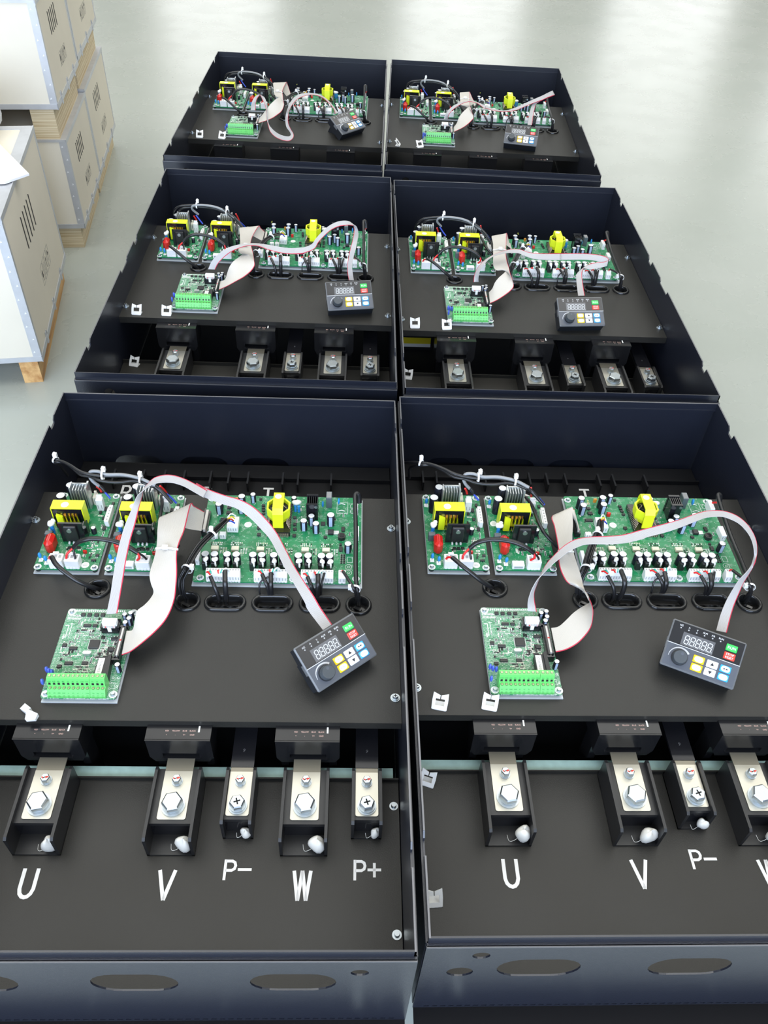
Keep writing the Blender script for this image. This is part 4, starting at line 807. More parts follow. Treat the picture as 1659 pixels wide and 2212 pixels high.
'D_w':[[-0.0687,-0.0196,-0.0356,-0.0701,-0.0551,-0.0364],[-0.0634,-0.0183,-0.0287,-0.0585,-0.0528,-0.0311],[-0.0592,-0.0115,-0.0211,-0.0444,-0.0427,-0.0272],[-0.0525,-0.0049,-0.0146,-0.0337,-0.0331,-0.0236],[-0.0433,0.005,-0.0116,-0.0281,-0.026,-0.0187],[-0.0354,0.0208,-0.0132,-0.0302,-0.0141,-0.0119],[-0.0401,0.0262,-0.0162,-0.0335,-0.0054,-0.0056],[-0.0554,0.0084,-0.0077,-0.0309,0.0313,-0.0117],[-0.0598,0.0236,-0.0074,-0.0322,0.0463,-0.0098],[-0.0567,0.0591,-0.0036,-0.0299,0.0788,-0.0129],[-0.0518,0.103,-0.0058,-0.0239,0.1225,-0.0134],[-0.048,0.1492,-0.0128,-0.0174,0.1667,-0.0152],[-0.0303,0.1445,-0.0208,-0.0133,0.1749,-0.0236],[-0.0098,0.1386,-0.0314,-0.01,0.1734,-0.0345]],
'E_w':[[-0.0737,-0.017,-0.0366,-0.0705,-0.0515,-0.0354],[-0.0639,-0.0195,-0.0267,-0.0541,-0.0527,-0.0296],[-0.0524,-0.0096,-0.014,-0.0394,-0.0394,-0.0276],[-0.0427,0.0,-0.0055,-0.0275,-0.0256,-0.0236],[-0.0335,0.0131,-0.0003,-0.0183,-0.0127,-0.0191],[-0.0278,0.0345,-0.0027,-0.0139,0.0033,-0.0102],[-0.0369,0.0479,-0.0068,-0.0172,0.0194,-0.003],[-0.0448,0.0705,-0.008,-0.0207,0.0459,-0.0018],[-0.0506,0.1097,-0.0107,-0.0257,0.0862,-0.0036],[-0.0585,0.1752,-0.0148,-0.0244,0.1678,-0.0101],[-0.0372,0.15,-0.0228,-0.0231,0.182,-0.0203],[-0.0212,0.1279,-0.0304,-0.014,0.1615,-0.0357]],
'F_w':[[-0.0685,-0.0173,-0.0367,-0.0693,-0.0518,-0.0353],[-0.0621,-0.0126,-0.0289,-0.0493,-0.045,-0.0275],[-0.0576,-0.0036,-0.0189,-0.0358,-0.0308,-0.023],[-0.049,0.0085,-0.0105,-0.0267,-0.0171,-0.0191],[-0.0402,0.0172,-0.0047,-0.0226,-0.0113,-0.0152],[-0.0324,0.0325,-0.0032,-0.0247,-0.0012,-0.0102],[-0.0433,0.043,-0.0068,-0.0285,0.0121,-0.0035],[-0.0526,0.0413,-0.0031,-0.0292,0.0665,-0.0074],[-0.0526,0.0846,-0.0043,-0.0269,0.1075,-0.0105],[-0.0492,0.152,-0.0105,-0.0231,0.1746,-0.0149],[-0.0358,0.1405,-0.0216,-0.0185,0.1711,-0.0217],[-0.0214,0.1217,-0.0311,-0.0083,0.1537,-0.035]]}
CD = {'arc':[0.0027,[[-0.153,0.0872,-0.022],[-0.1458,0.0882,-0.014],[-0.1359,0.0873,-0.008],[-0.1268,0.0874,-0.006],[-0.1135,0.0862,-0.006],[-0.1001,0.0844,-0.008],[-0.0863,0.0811,-0.013],[-0.0766,0.0792,-0.02]]],
'arc_red':[0.0015,[[-0.1614,0.0789,-0.032],[-0.1597,0.0817,-0.027],[-0.153,0.0872,-0.022]]],
'arc_red2':[0.0015,[[-0.0766,0.0792,-0.02],[-0.075,0.0769,-0.026],[-0.0788,0.0781,-0.032]]],
'arc_blk':[0.0015,[[-0.1507,0.0782,-0.032],[-0.1522,0.0827,-0.027],[-0.153,0.0872,-0.022]]],
'arc_blk2':[0.0015,[[-0.0684,0.0797,-0.032],[-0.0715,0.0797,-0.026],[-0.0766,0.0792,-0.02]]],
'out_red':[0.0015,[[-0.181,0.0786,-0.032],[-0.1788,0.0774,-0.028],[-0.1742,0.0733,-0.024]]],
'out':[0.0027,[[-0.1748,0.0738,-0.024],[-0.1661,0.061,-0.022],[-0.1558,0.0534,-0.026],[-0.1418,0.0483,-0.036],[-0.1294,0.05,-0.048],[-0.1209,0.0583,-0.064]]],
'top1':[0.0023,[[-0.226,0.2665,-0.045],[-0.2165,0.2395,-0.02],[-0.2058,0.2228,-0.006],[-0.193,0.2131,0.0],[-0.1795,0.2025,0.003],[-0.1661,0.1918,0.004],[-0.1524,0.1863,0.004],[-0.1356,0.1836,0.004],[-0.1099,0.1842,0.004],[-0.0887,0.1807,0.002],[-0.0738,0.1781,-0.004],[-0.0647,0.1744,-0.01],[-0.0567,0.1706,-0.018]]],
'top2':[0.0023,[[-0.2153,0.2635,-0.07],[-0.2162,0.2508,-0.04],[-0.2065,0.2196,-0.008],[-0.1926,0.2154,-0.003],[-0.1791,0.2038,-0.001],[-0.1657,0.1914,-0.001],[-0.1519,0.1864,0.0],[-0.1383,0.1795,0.0],[-0.1173,0.1769,0.0],[-0.0955,0.1806,0.0],[-0.0782,0.177,-0.004],[-0.0662,0.1744,-0.01],[-0.0512,0.1646,-0.022]]],
'grey':[0.0026,[[-0.1444,0.1861,-0.016],[-0.151,0.1868,-0.008],[-0.1539,0.1885,0.0],[-0.1509,0.1893,0.006],[-0.1411,0.1885,0.007],[-0.1303,0.1835,0.007],[-0.1104,0.1836,0.007],[-0.089,0.1806,0.004],[-0.0714,0.1761,-0.003]]],
'down':[0.0022,[[-0.0691,0.1859,-0.03],[-0.0646,0.1664,-0.026],[-0.0621,0.1383,-0.024],[-0.0574,0.121,-0.026],[-0.0481,0.1116,-0.032],[-0.0374,0.1116,-0.044]]],
'side_w':[0.0018,[[-0.1444,0.1861,-0.016],[-0.1379,0.1832,-0.024],[-0.1318,0.1792,-0.03]]],
'side_w2':[0.0018,[[-0.066,0.1754,-0.01],[-0.0557,0.1748,-0.02],[-0.0477,0.1708,-0.028]]],
'con_red':[0.0014,[[-0.1493,0.1902,-0.02],[-0.1468,0.1914,-0.026],[-0.1456,0.1904,-0.03]]],
'con_red2':[0.0014,[[-0.067,0.1805,-0.008],[-0.0636,0.185,-0.02],[-0.062,0.1871,-0.03]]],
'g2':[0.0013,[[0.0196,0.141,-0.026],[0.01,0.1135,-0.017],[-0.0031,0.0893,-0.015],[-0.0113,0.0715,-0.018],[-0.0172,0.0569,-0.024],[-0.0229,0.0489,-0.033],[-0.0229,0.0424,-0.046],[-0.0209,0.0437,-0.064]]],
'b1a':[0.0024,[[0.0098,0.0539,-0.03],[0.0164,0.0424,-0.038],[0.0195,0.0386,-0.052],[0.0185,0.0422,-0.066]]],
'b1b':[0.0031,[[0.0264,0.0595,-0.027],[0.0283,0.0436,-0.03],[0.0281,0.0394,-0.048],[0.026,0.0424,-0.066]]],
'b2a':[0.0024,[[0.0693,0.0564,-0.028],[0.0753,0.046,-0.034],[0.0777,0.0442,-0.048],[0.0774,0.0483,-0.066]]],
'b2b':[0.0028,[[0.0795,0.0586,-0.028],[0.0802,0.0461,-0.034],[0.0802,0.0443,-0.048],[0.0789,0.0483,-0.066]]],
'b2c':[0.0012,[[0.0828,0.0576,-0.029],[0.0681,0.0515,-0.036],[0.0663,0.0459,-0.048],[0.0687,0.0481,-0.066]]],
'b3a':[0.0024,[[0.1221,0.0536,-0.028],[0.1273,0.0433,-0.034],[0.1308,0.0431,-0.05],[0.1311,0.0474,-0.066]]],
'b3b':[0.003,[[0.1343,0.057,-0.027],[0.1347,0.0454,-0.034],[0.1341,0.0432,-0.05],[0.1334,0.0474,-0.066]]],
'b3c':[0.0014,[[0.1416,0.0608,-0.029],[0.1389,0.051,-0.036],[0.1379,0.0455,-0.048],[0.1372,0.0475,-0.066]]],
'g6a':[0.002,[[0.1633,0.0616,-0.027],[0.1718,0.0425,-0.024],[0.1779,0.035,-0.032],[0.1814,0.0438,-0.064]]],
'g6b':[0.0036,[[0.1816,0.1743,-0.024],[0.1801,0.1779,-0.014],[0.1761,0.1757,-0.012],[0.1763,0.1602,-0.016],[0.1776,0.1192,-0.024],[0.1779,0.069,-0.026],[0.1793,0.0429,-0.03],[0.1818,0.0373,-0.044],[0.183,0.0416,-0.066]]]}
TIEI = {'A': 55, 'B': 60, 'C': 42, 'D': 47, 'E': 38, 'F': 40}
# ------------------------------------------------------------ keypad (origin at the plate under its middle)
TILT = math.radians(32)
def make_keypad():
    t = empty('keypad')
    M = Matrix.Translation((0, 0, 31.3)) @ Matrix.Rotation(TILT, 4, 'X')
    def fin(b, nm, par=t):
        b.v = [tuple((M @ Vector((x / b.s, y / b.s, z / b.s))) * b.s) for x, y, z in b.v]
        return b.build(nm, par)
    b = MB(); b.prism([(-24.8, -2), (-24.8, -23), (0, -37.5), (24, -52.4), (24.4, -24), (25.2, -18), (25.2, -2)][::-1], -22, 22, KBD, axis='x')
    b.prism([(-25.2, -2), (-25.0, -23.2), (8, -24), (8, -20), (25.2, -19), (25.2, -2)][::-1], -38, 38, KBD, axis='x')
    for s_ in (-1, 1): b.prism(oval(0, 0, 13, 5, 6), 0, 1, KBZ) if False else b.box(s_ * 38.0 - (1.6 if s_ < 0 else 0), s_ * 38.0 + (1.6 if s_ > 0 else 0), -6, 6, -8, -3, KBZ)
    fin(b, 'housing')
    b = MB(); b.bbox(-39.35, 39.35, -26.4, 26.4, -3.0, 0.0, KBZ, 1.3); fin(b, 'bezel')
    b = MB(); b.box(-37.8, 37.8, .3, 24.8, 0, .18, KUP); W_ = fin(b, 'window')
    b = MB(); b.box(-37.8, 37.8, -24.8, -.3, 0, .18, KLO); fin(b, 'lower_panel')
    b = MB(); b.box(-38.6, 38.6, -.35, .35, 0, .5, KLN); fin(b, 'divider_line')
    b = MB()
    for x, s_ in ((-29.4, 'HZ'), (-20.9, 'A'), (-12.4, 'V'), (-3.9, 'ALM'), (4.7, 'F/R'), (13.2, 'RUN')): b.text(s_, x, 21.7, .24, 2.0, LET, sx=.95)
    fin(b, 'printed_legend')
    for x in (-29.4, -21.0, -12.5, -4.1, 4.6, 13.1): b = MB(); b.cyl(x, 18.8, .1, .35, 1.05, KDS, 12); b.cyl(x, 18.8, .3, .45, .6, KLN, 8); fin(b, 'indicator_lamp')
    b = MB(); b.box(-25.4, 8.8, 1.2, 15.7, .15, .32, KDS); D_ = fin(b, 'display')
    for k in range(5):
        b = MB(); x0 = -22.3 + k * 6.1; y0 = 3.4; w, h, q = 4.2, 9.2, .95; z0, z1 = .3, .42; sh = .5
        def seg(a, c_): b.stroke([a, c_], q, z0, z1, KSG)
        for yy in (0, h / 2, h): seg((x0 + q * .45 + sh * yy / h, y0 + yy), (x0 + w - q * .45 + sh * yy / h, y0 + yy))
        for xx in (0, w):
            seg((x0 + xx, y0 + .5), (x0 + xx + sh * .5, y0 + h / 2 - .5)); seg((x0 + xx + sh * .5, y0 + h / 2 + .5), (x0 + xx + sh, y0 + h - .5))
        b.cyl(x0 + w + 1.1, y0, z0, z1, .5, KSG, 8)
        fin(b, 'display_digit', D_)
    def key(x0, x1, y0, y1, m, txt=None, sz=2.4, tm=LET, oval_=False, tri=None, two=None):
        b = MB(); b.bbox(x0, x1, y0, y1, .1, 1.3, m, .6); cx, cy = (x0 + x1) / 2, (y0 + y1) / 2
        if oval_: b.prism(oval(cx, cy, 9.4, 6.2, 6), 1.3, 1.36, KWH)
        if txt: b.text(txt, cx, cy, 1.42, sz, tm, sx=.95)
        if two: b.text(two[0], cx, cy + 1.8, 1.42, 2.5, LET); b.text(two[1], cx, cy - 1.7, 1.42, 2.5, LET, sx=.92)
        if tri == 'u': b.prism([(cx - 2, cy - 1.5), (cx + 2, cy - 1.5), (cx, cy + 2)], 1.3, 1.42, KBD)
        if tri == 'd': b.prism([(cx - 2, cy + 1.5), (cx, cy - 2), (cx + 2, cy + 1.5)], 1.3, 1.42, KBD)
        if tri == 'r':
            for o_ in (-2.2, .4): b.prism([(cx + o_, cy - 1), (cx + o_ + 2.4, cy), (cx + o_, cy + 1)], 1.36, 1.46, KBD)
        fin(b, 'key')
    key(19.8, 31.6, 11.9, 19.4, KGR, 'RUN', 3.2); key(19.8, 31.7, 2.5, 10.3, KRD, two=('STOP', 'RESET'))
    key(-8.5, 3.5, -12.1, -4.3, KYL, 'PRG', 1.9, INKG, True); key(-8.5, 3.5, -21.6, -13.4, KYL, 'FUNC', 1.9, INKG, True)
    key(5.9, 17.8, -12.3, -4.3, KWH, tri='u'); key(5.8, 17.6, -21.4, -13.3, KWH, tri='d')
    key(20.1, 31.5, -12.1, -4.4, KBL, None, oval_=True, tri='r'); key(20.1, 31.4, -21.2, -13.6, KBL, 'ENTER', 1.7, INKG, True)
    b = MB(); n = 14; P_ = [(-22.3 + (11.2) * math.cos(a), -13.6 + 11.2 * math.sin(a)) for a in [PI * 1.02 - (PI * .80) * i / n for i in range(n + 1)]]
    for i in range(n): b.stroke(P_[i:i + 2], .5 + 1.7 * i / n, .18, .3, KLN)
    fin(b, 'dial_scale')
    b = MB(); b.cyl(-22, -13.2, .1, 2.0, 8.6, KBD, 28); b.cyl(-22, -13.2, 2, 9.5, 7.9, KNB, 28, r2=7.3, bev=.5); b.cyl(-21, -9.4, 9.45, 9.6, 1.6, KLO, 12)
    fin(b, 'dial_knob')
    return t
KP = make_keypad()
KPOS = {'A': (-0.0417, 0.5128, 41.8), 'B': (0.3547, 0.5388, -21.8), 'C': (-0.0800, 1.2451, 12.0), 'D': (0.3125, 1.2363, 7.9), 'E': (-0.1402, 2.0423, 48.0), 'F': (0.2728, 2.0246, -8.6)}
KLAB = {'A': 'keypad turned well to the left beside the oval grommets of the ' + NM['A'], 'B': 'keypad with bright green RUN key turned to the right in the ' + NM['B'],
        'C': 'keypad facing forward in the right corner of the ' + NM['C'], 'D': 'keypad with its ribbon folded over the board behind it in the ' + NM['D'],
        'E': 'keypad twisted sharply left in the ' + NM['E'], 'F': 'keypad standing nearly square in the ' + NM['F']}
for c in 'ABCDEF':
    x, y, a = KPOS[c]
    o = KP if c == 'A' else copy_tree(KP)
    o.location = (x, y, RIM + ZP); o.rotation_euler = (0, 0, math.radians(a)); props(o, KLAB[c], 'keypad', 'operator keypads lying on the mounting plates')

# ------------------------------------------------------------ rubber grommets
def make_grommet(round_):
    t = empty('round_grommet' if round_ else 'oval_grommet')
    b = MB(); N = 36
    w, h = (31, 30) if round_ else (49, 26)
    prof = [(0, .0), (.3, 2.2), (1.6, 3.6), (3.2, 3.5), (4.6, 2.0), (5.4, -1.5), (5.6, -7)]
    vs = []; L = []
    for inn, z in prof:
        r = h / 2 - inn; d = w / 2 - h / 2
        for i in range(N):
            a = 2 * PI * i / N; vs.append(((d if math.cos(a) > 0 else -d) * (1 if abs(math.cos(a)) > 1e-6 else 0) + r * math.cos(a), r * math.sin(a), z))
    fs = [(q * N + i, q * N + (i + 1) % N, (q + 1) * N + (i + 1) % N, (q + 1) * N + i) for q in range(len(prof) - 1) for i in range(N)]
    b.add(vs, fs, RUB, True); b.add(vs[-N:], [tuple(range(N))], RUB); b.build('rim', t)
    b = MB()
    if round_:
        b.prism([(-6, -2), (2, -7), (4, -4), (-4, 1)], -4.5, -1.5, RUB)
    else:
        P_ = [(-15 + 30 * i / 12, -6.6 + 0.8 * math.sin(i * 1.3)) for i in range(13)]
        for i in range(12): b.hexa([(P_[i][0], P_[i][1], -5), (P_[i + 1][0], P_[i + 1][1], -5), (P_[i + 1][0], -1.0, -6), (P_[i][0], -1.0, -6), (P_[i][0], P_[i][1] - .6, 1.6 + .6 * math.sin(i * 2)), (P_[i + 1][0], P_[i + 1][1] - .6, 1.6 + .6 * math.sin(i * 2 + 2)), (P_[i + 1][0], -3.5, -.5), (P_[i][0], -3.5, -.5)], RUB)
    b.build('flap', t); return t
GR = make_grommet(True); GO = make_grommet(False)
for c in 'ABCDEF':
    g = 'rubber cable grommets in the mounting plates'
    put(GR, c, (-.1224, .0502, ZP), 'round black grommet in front of the left power board in the ' + NM[c], 'grommet', g)
    put(GR, c, (-.0161, .0335, ZP), 'round black grommet by the wide ribbon cable in the ' + NM[c], 'grommet', g)
    put(GR, c, (.1821, .0315, ZP), 'round black grommet at the right end of the row in the ' + NM[c], 'grommet', g)
    put(GO, c, (.0275, .0325, ZP), 'leftmost oval black grommet of the row in the ' + NM[c], 'grommet', g)
    put(GO, c, (.0820, .0325, ZP), 'oval black grommet in the middle of the row in the ' + NM[c], 'grommet', g)
    put(GO, c, (.1368, .0325, ZP), 'rightmost oval black grommet of the row in the ' + NM[c], 'grommet', g)

# ------------------------------------------------------------ terminal blocks on the front terminal plate (origin: bus centre, front, on the plate)
def make_terminal(big):
    t = empty('terminal_block' if big else 'small_terminal_block')
    hw = 23.6 if big else 15.4; yf = -230.5 if big else -213; ys = -211 if big else -206.5
    b = MB(); b.box(-hw, hw, yf, -152, 0, 2.4, BPL)
    for s_ in (-1, 1):
        x0, x1 = sorted((s_ * hw, s_ * (hw - 3)))
        b.prism([(-153, 0), (-153, 34), (-157, 35.5), (yf + 3, 35.0), (yf, 33), (yf, 0)], x0, x1, BPL, axis='x')
    b.box(-hw + 3, hw - 3, ys, -153, 24, 29.2, BPL); b.box(-hw + 3, hw - 3, ys + 1, ys + 3, 2.4, 25, BPG)
    b.build('insulator', t)
    w = 14.1 if big else 11.5; y0 = -207.3 if big else -203
    b = MB(); pl = [(-w + 2, y0), (w - 2, y0), (w - .6, y0 + .6), (w, y0 + 2), (w, -156), (-w, -156), (-w, y0 + 2), (-w + .6, y0 + .6)]
    b.prism(pl, 29.2, 30.4, BUS); b.prism([(-w, -156), (w, -156), (w, -118 if big else -150), (-w, -118 if big else -150)], 28.6, 30.0, BUSD)
    bus = b.build('busbar', t)
    if not big:
        b = MB(); b.box(-w - .4, w + .4, -151, -60, 27.8, 30.8, BPG)
        if True: b.text('9', 0, -132, 30.85, 4, KDS, rot=-.2)
        b.build('sleeve', t)
    yb = -193 if big else -193
    r = 10.4 if big else 7.8
    b = MB(); b.cyl(0, yb, 30.4, 32.2, 12 if big else 9.6, CHR, 28); b.cyl(0, yb, 32.2, 34.6, 10 if big else 8.4, CHR, 24)
    b.hexbolt(0, yb, 34.6, r, 7.0 if big else 6.6, CHR, .2)
    if big: b.text('8.8', -1, yb + 2, 41.65, 2.6, ALU, rot=.6)
    else:
        for a in (0.3, 0.3 + PI / 2): b.box(-3.4, 3.4, yb - .7, yb + .7, 41.1, 41.35, DARK, rot=a)
    b.build('terminal_bolt', t)
    ysm = -167.5
    b = MB(); b.cyl(0, ysm, 30.4, 31.6, 5.6, CHR, 20); b.cyl(0, ysm, 31.6, 33.2, 4.4, CHR, 16); b.hexbolt(0, ysm, 33.2, 4.8, 5.0, CHR, .1)
    b.box(-2.4, 2.4, ysm - .4, ysm + .4, 38.1, 38.3, DARK, rot=.5); b.box(.5, 3.6, ysm - .6, ysm + 1.0, 38.15, 38.4, REDP, rot=.4); b.box(-3.4, -1.4, ysm - .8, ysm + .4, 38.15, 38.4, REDP, rot=-.5)
    b.build('small_screw', t)
    return t
TB = make_terminal(True); TS = make_terminal(False)
# white silicone dabs differ from block to block
DAB = {}
def dab(c, key, par, big, seed):
    r = random.Random(seed); b = MB(); x = (13 if big else 8) + r.uniform(-1.5, 1.5); y = (-224 if big else -211.5) + r.uniform(-1, 1)
    q = 1.3 if big else .9
    b.blob(x, y, 9 * q + 2, 6.4 * q, 5.2 * q, 8.0 * q, GLUE, seed, .22, 16)
    b.tube([(x - 2, y, 8), (x - 7 * q, y - 2 * q, 4), (x - 10 * q, y - 2, 3), (x - 11 * q, y + 3 * q, 3.2)], .25, GLUE, 5)
    return b.build('silicone_dab', par)
TPOS = (('U', -.1317, True), ('V', -.0003, True), ('P-', .0638, False), ('W', .1308, True), ('P+', .1931, False))
for c in 'ABCD':
    for i, (nm, x, big) in enumerate(TPOS):
        if c in 'AB':
            lab = ('large' if big else 'small') + ' bolted black terminal block above the letter ' + nm + ' in the ' + NM[c]
        else:
            order = ('leftmost', 'second from the left', 'middle', 'second from the right', 'rightmost')[i]
            lab = ('large' if big else 'small') + ' bolted black terminal block, ' + order + ' in the ' + NM[c]
        o = put(TB if big else TS, c, (x, 0, -.1243), lab, 'terminal block', 'bolted terminal blocks in the cabinet fronts')
        if c in 'AB': DAB[c + nm] = (o, big, 50 + i * 7 + ord(c))
# dabs are added after copying so every block keeps its own
for k, (o, big, sd) in DAB.items(): dab(k[0], k, o, big, sd)

# ------------------------------------------------------------ current sensors
def make_sensor():
    t = empty('current_sensor'); O = (0, 0, 0)
    b = MB(); hw = 33.0
    top, bot, sl0, sl1 = -59.5, -103, -86.5, -94
    # housing made of four walls around the busbar slot
    b.prism([(-hw, top), (hw, top), (hw, sl0), (-hw, sl0)][::-1], -140, -100, SPL, axis='y')
    b.prism([(-hw, sl1), (hw, sl1), (hw - 5, bot), (-hw + 5, bot)][::-1], -140, -100, SPL, axis='y')
    b.prism([(-hw, sl0), (-19, sl0), (-19, sl1), (-hw, sl1)][::-1], -140, -100, SPL, axis='y'); b.prism([(19, sl0), (hw, sl0), (hw, sl1), (19, sl1)][::-1], -140, -100, SPL, axis='y')
    b.box(-20, 20, -141.5, -140, sl1 - 1.2, sl1, SPL); b.box(-hw, hw, -141, -139, top - 1, top, SPL); b.build('housing', t)
    b = MB()
    for x, s_, g in ((-12, 'RED', '+'), (-3, 'YELLOW', '-'), (6, 'BLUE', 'V+'), (14, 'BLACK', 'GND')): b.text(s_, x, -129.5, top + .05, 1.7, INKP, sx=.85); b.text(g, x, -134, top + .05, 1.7, INKP, sx=.9)
    b.box(19.5, 21.2, -131, -124, top, top + .1, STK); b.build('printed_legend', t)
    for x in (-26, 26): b = MB(); b.box(x - 4, x + 4, -130, -108, -188, bot, SPL); b.build('mounting_foot', t)
    return t
SN = make_sensor()
for c in 'ABCDEF':
    for i, (nm, x) in enumerate((('U', -.1322), ('V', -.0003), ('W', .1313))):
        w_ = ('left', 'middle', 'right')[i]
        put(SN, c, (x, 0, 0), f'black current sensor, {w_} one of three under the plate in the ' + NM[c], 'current sensor', 'black current sensors')

# ------------------------------------------------------------ ribbon cables: edges given as left and right points in the cabinet frame
def ribbon(c, rows, wires, m, mg, thick, name, label):
    A = smooth_path([r[:3] for r in rows], 5); Bp = smooth_path([r[3:] for r in rows], 5)
    o0 = A[0]; t = empty(name, world(c, o0), POSE[c][2]); props(t, label, 'ribbon cable', 'flat grey ribbon cables')
    n = len(A); b = MB(1.0); red = wires - 1
    cols = []
    for k in range(wires): cols += [(k + .06, .5), (k + .5, 1.0), (k + .94, .5)]
    K = len(cols); top = []; bot = []
    for i in range(n):
        w = Bp[i] - A[i]; tt = (A[min(i + 1, n - 1)] + Bp[min(i + 1, n - 1)] - A[max(i - 1, 0)] - Bp[max(i - 1, 0)])
        nn = w.cross(tt)
        if nn.length < 1e-12: nn = Vector((0, 0, 1))
        nn.normalize()
        for u, h in cols:
            p = A[i] + w * (u / wires) - o0; top.append(tuple(p + nn * thick * h * .5)); bot.append(tuple(p - nn * thick * h * .5))
    for j in range(wires):
        mt = RIBR if j == red else m
        for vs in (top, bot):
            idx = [i * K + 3 * j + q for i in range(n) for q in range(3)]
            fs = [(i * 3 + q, i * 3 + q + 1, (i + 1) * 3 + q + 1, (i + 1) * 3 + q) for i in range(n - 1) for q in range(2)]
            b.add([vs[q] for q in idx], fs, mt, True)
    for vs in (top, bot):
        for j in range(wires - 1):
            idx = [i * K + 3 * j + q for i in range(n) for q in (2, 3)]
            b.add([vs[q] for q in idx], [(i * 2, i * 2 + 1, i * 2 + 3, i * 2 + 2) for i in range(n - 1)], mg)
    for col in (0, K - 1):
        vs = [v for i in range(n) for v in (top[i * K + col], bot[i * K + col])]
        b.add(vs, [(2 * i, 2 * i + 1, 2 * i + 3, 2 * i + 2) for i in range(n - 1)], RIBR if col else m)
    b.build('flat_cable', t)
    return t, A, Bp, o0
def rel(P, o0): return (P - o0) * 1000
RLAB = {'A': 'arching high over the power board', 'B': 'sweeping right across the drive board', 'C': 'humped over the drive board right end',
        'D': 'lying across the drive board', 'E': 'looping down onto the plate', 'F': 'doubling back from the far right'}
WLAB = {'A': 'folded over beside the right power board', 'B': 'with an S-shaped twist above a round grommet', 'C': 'creased and tied near its top fold', 'D': 'folded on top and curled over',
        'E': 'standing up in a tall fold', 'F': 'bulging forward under a tied upper fold'}
for c in 'ABCDEF':
    t, A, Bp, o0 = ribbon(c, RD[c + '_n'], 10, RIB, RIBG, .0011, 'narrow_ribbon_cable', 'narrow grey ribbon ' + RLAB[c] + ' in the ' + NM[c])
    b = MB(off=tuple(o0 * 1000)); z = ZP * 1000
    b.bbox(-98.6, -82.6, -16.5, -9.5, z + 16.5, z + 24, WPL, .6); b.box(-97, -84.2, -19.2, -16.4, z + 17.5, z + 21.5, WPL); b.box(-92.4, -88.4, -20.2, -18.6, z + 12, z + 19, WPL)
    for k in range(10): b.box(-96.2 + k * 1.2, -95.6 + k * 1.2, -19.35, -19.1, z + 17.8, z + 21, RIBG if k < 9 else RIBR)
    b.box(-94.8, -93.2, -19.45, -19.2, z + 18.8, z + 20.4, REDW); b.build('plug', t)
    t, A, Bp, o0 = ribbon(c, RD[c + '_w'], 26, RIBW, RIBWG, .0009, 'wide_ribbon_cable', 'wide white ribbon ' + WLAB[c] + ' in the ' + NM[c])
    b = MB(off=tuple(o0 * 1000)); b.box(-76.0, -73.6, -54.8, -18.4, z + 14, z + 18.2, RIBW); b.box(-73.8, -72.2, -56.6, -17.0, z + 12, z + 19.0, BPG); b.box(-75.9, -73.8, -36, -34.4, z + 18.2, z + 18.4, REDW); b.build('plug', t)
    b = MB(off=tuple(o0 * 1000)); b.box(-10.8, -7.6, 132.5, 167, z + 14, z + 18.2, RIBW); b.box(-12.6, -11.0, 131, 168.5, z + 12, z + 19, BPG); b.build('plug', t)
    # cable tie around it
    i = TIEI[c]; p = A[i]; q = Bp[i]; w = (q - p); d = (A[i + 1] + Bp[i + 1] - A[i - 1] - Bp[i - 1]).normalized(); nn = w.cross(d).normalized()
    if nn.z < 0: nn = -nn
    b = MB(1.0, off=tuple(o0)); w_ = w.normalized(); e1 = p - w_ * .0012; e2 = q + w_ * .0012; mid = (p + q) / 2 + nn * .0030
    for a_, c_ in ((e1, mid), (mid, e2), (e2, (p + q) / 2 - nn * .0016), ((p + q) / 2 - nn * .0016, e1)):
        vs = []
        for P_ in (a_, c_):
            for s1, s2 in ((-1, -1), (1, -1), (1, 1), (-1, 1)): vs.append(tuple(P_ + d * .0013 * s1 + nn * .0005 * s2))
        b.hexa(vs, TIE)
    b.box(mid.x - .0032, mid.x + .0032, mid.y - .002, mid.y + .002, mid.z - .0012, mid.z + .0028, TIE); b.build('cable_tie', t)

# ------------------------------------------------------------ black cables, shared shapes in every cabinet
def cab_proto(name, origin, parts):
    t = empty(name); off = tuple(v * 1 for v in origin)
    for nm, items in parts:
        for pts, r, m, fl in items: b = MB(1.0, off=off); b.tube(pts, r, m, 9, fl, 7); b.build(nm, t)
    return t
def P(n): return CD[n][1]
def tie_mb(par, off, x, y, z, r, rot, head):
    b = MB(1.0, off=off); n = 14; c, s_ = math.cos(rot), math.sin(rot)
    vs = []
    for i in range(n):
        a = 2 * PI * i / n
        for dx in (-.0012, .0012):
            u = r * math.cos(a); vs.append((x + dx * c - u * s_, y + dx * s_ + u * c, z + r * math.sin(a)))
    for i in range(n):
        a = 2 * PI * i / n
        for dx in (-.0012, .0012):
            u = (r + .0007) * math.cos(a); vs.append((x + dx * c - u * s_, y + dx * s_ + u * c, z + (r + .0007) * math.sin(a)))
    fs = []
    for i in range(n): j = (i + 1) % n; fs += [(2 * i, 2 * i + 1, 2 * j + 1, 2 * j), (2 * n + 2 * i, 2 * n + 2 * j, 2 * n + 2 * j + 1, 2 * n + 2 * i + 1), (2 * i, 2 * j, 2 * n + 2 * j, 2 * n + 2 * i), (2 * i + 1, 2 * n + 2 * i + 1, 2 * n + 2 * j + 1, 2 * j + 1)]
    b.add(vs, fs, TIE)
    hx, hy, hz = head; b.box(x + hx - .0024, x + hx + .0024, y + hy - .0022, y + hy + .0022, z + hz - .001, z + hz + .0045, TIE); b.box(x + hx - .001, x + hx + .001, y + hy - .0008, y + hy + .0008, z + hz + .004, z + hz + .0065, TIE)
    return b.build('cable_tie', par)
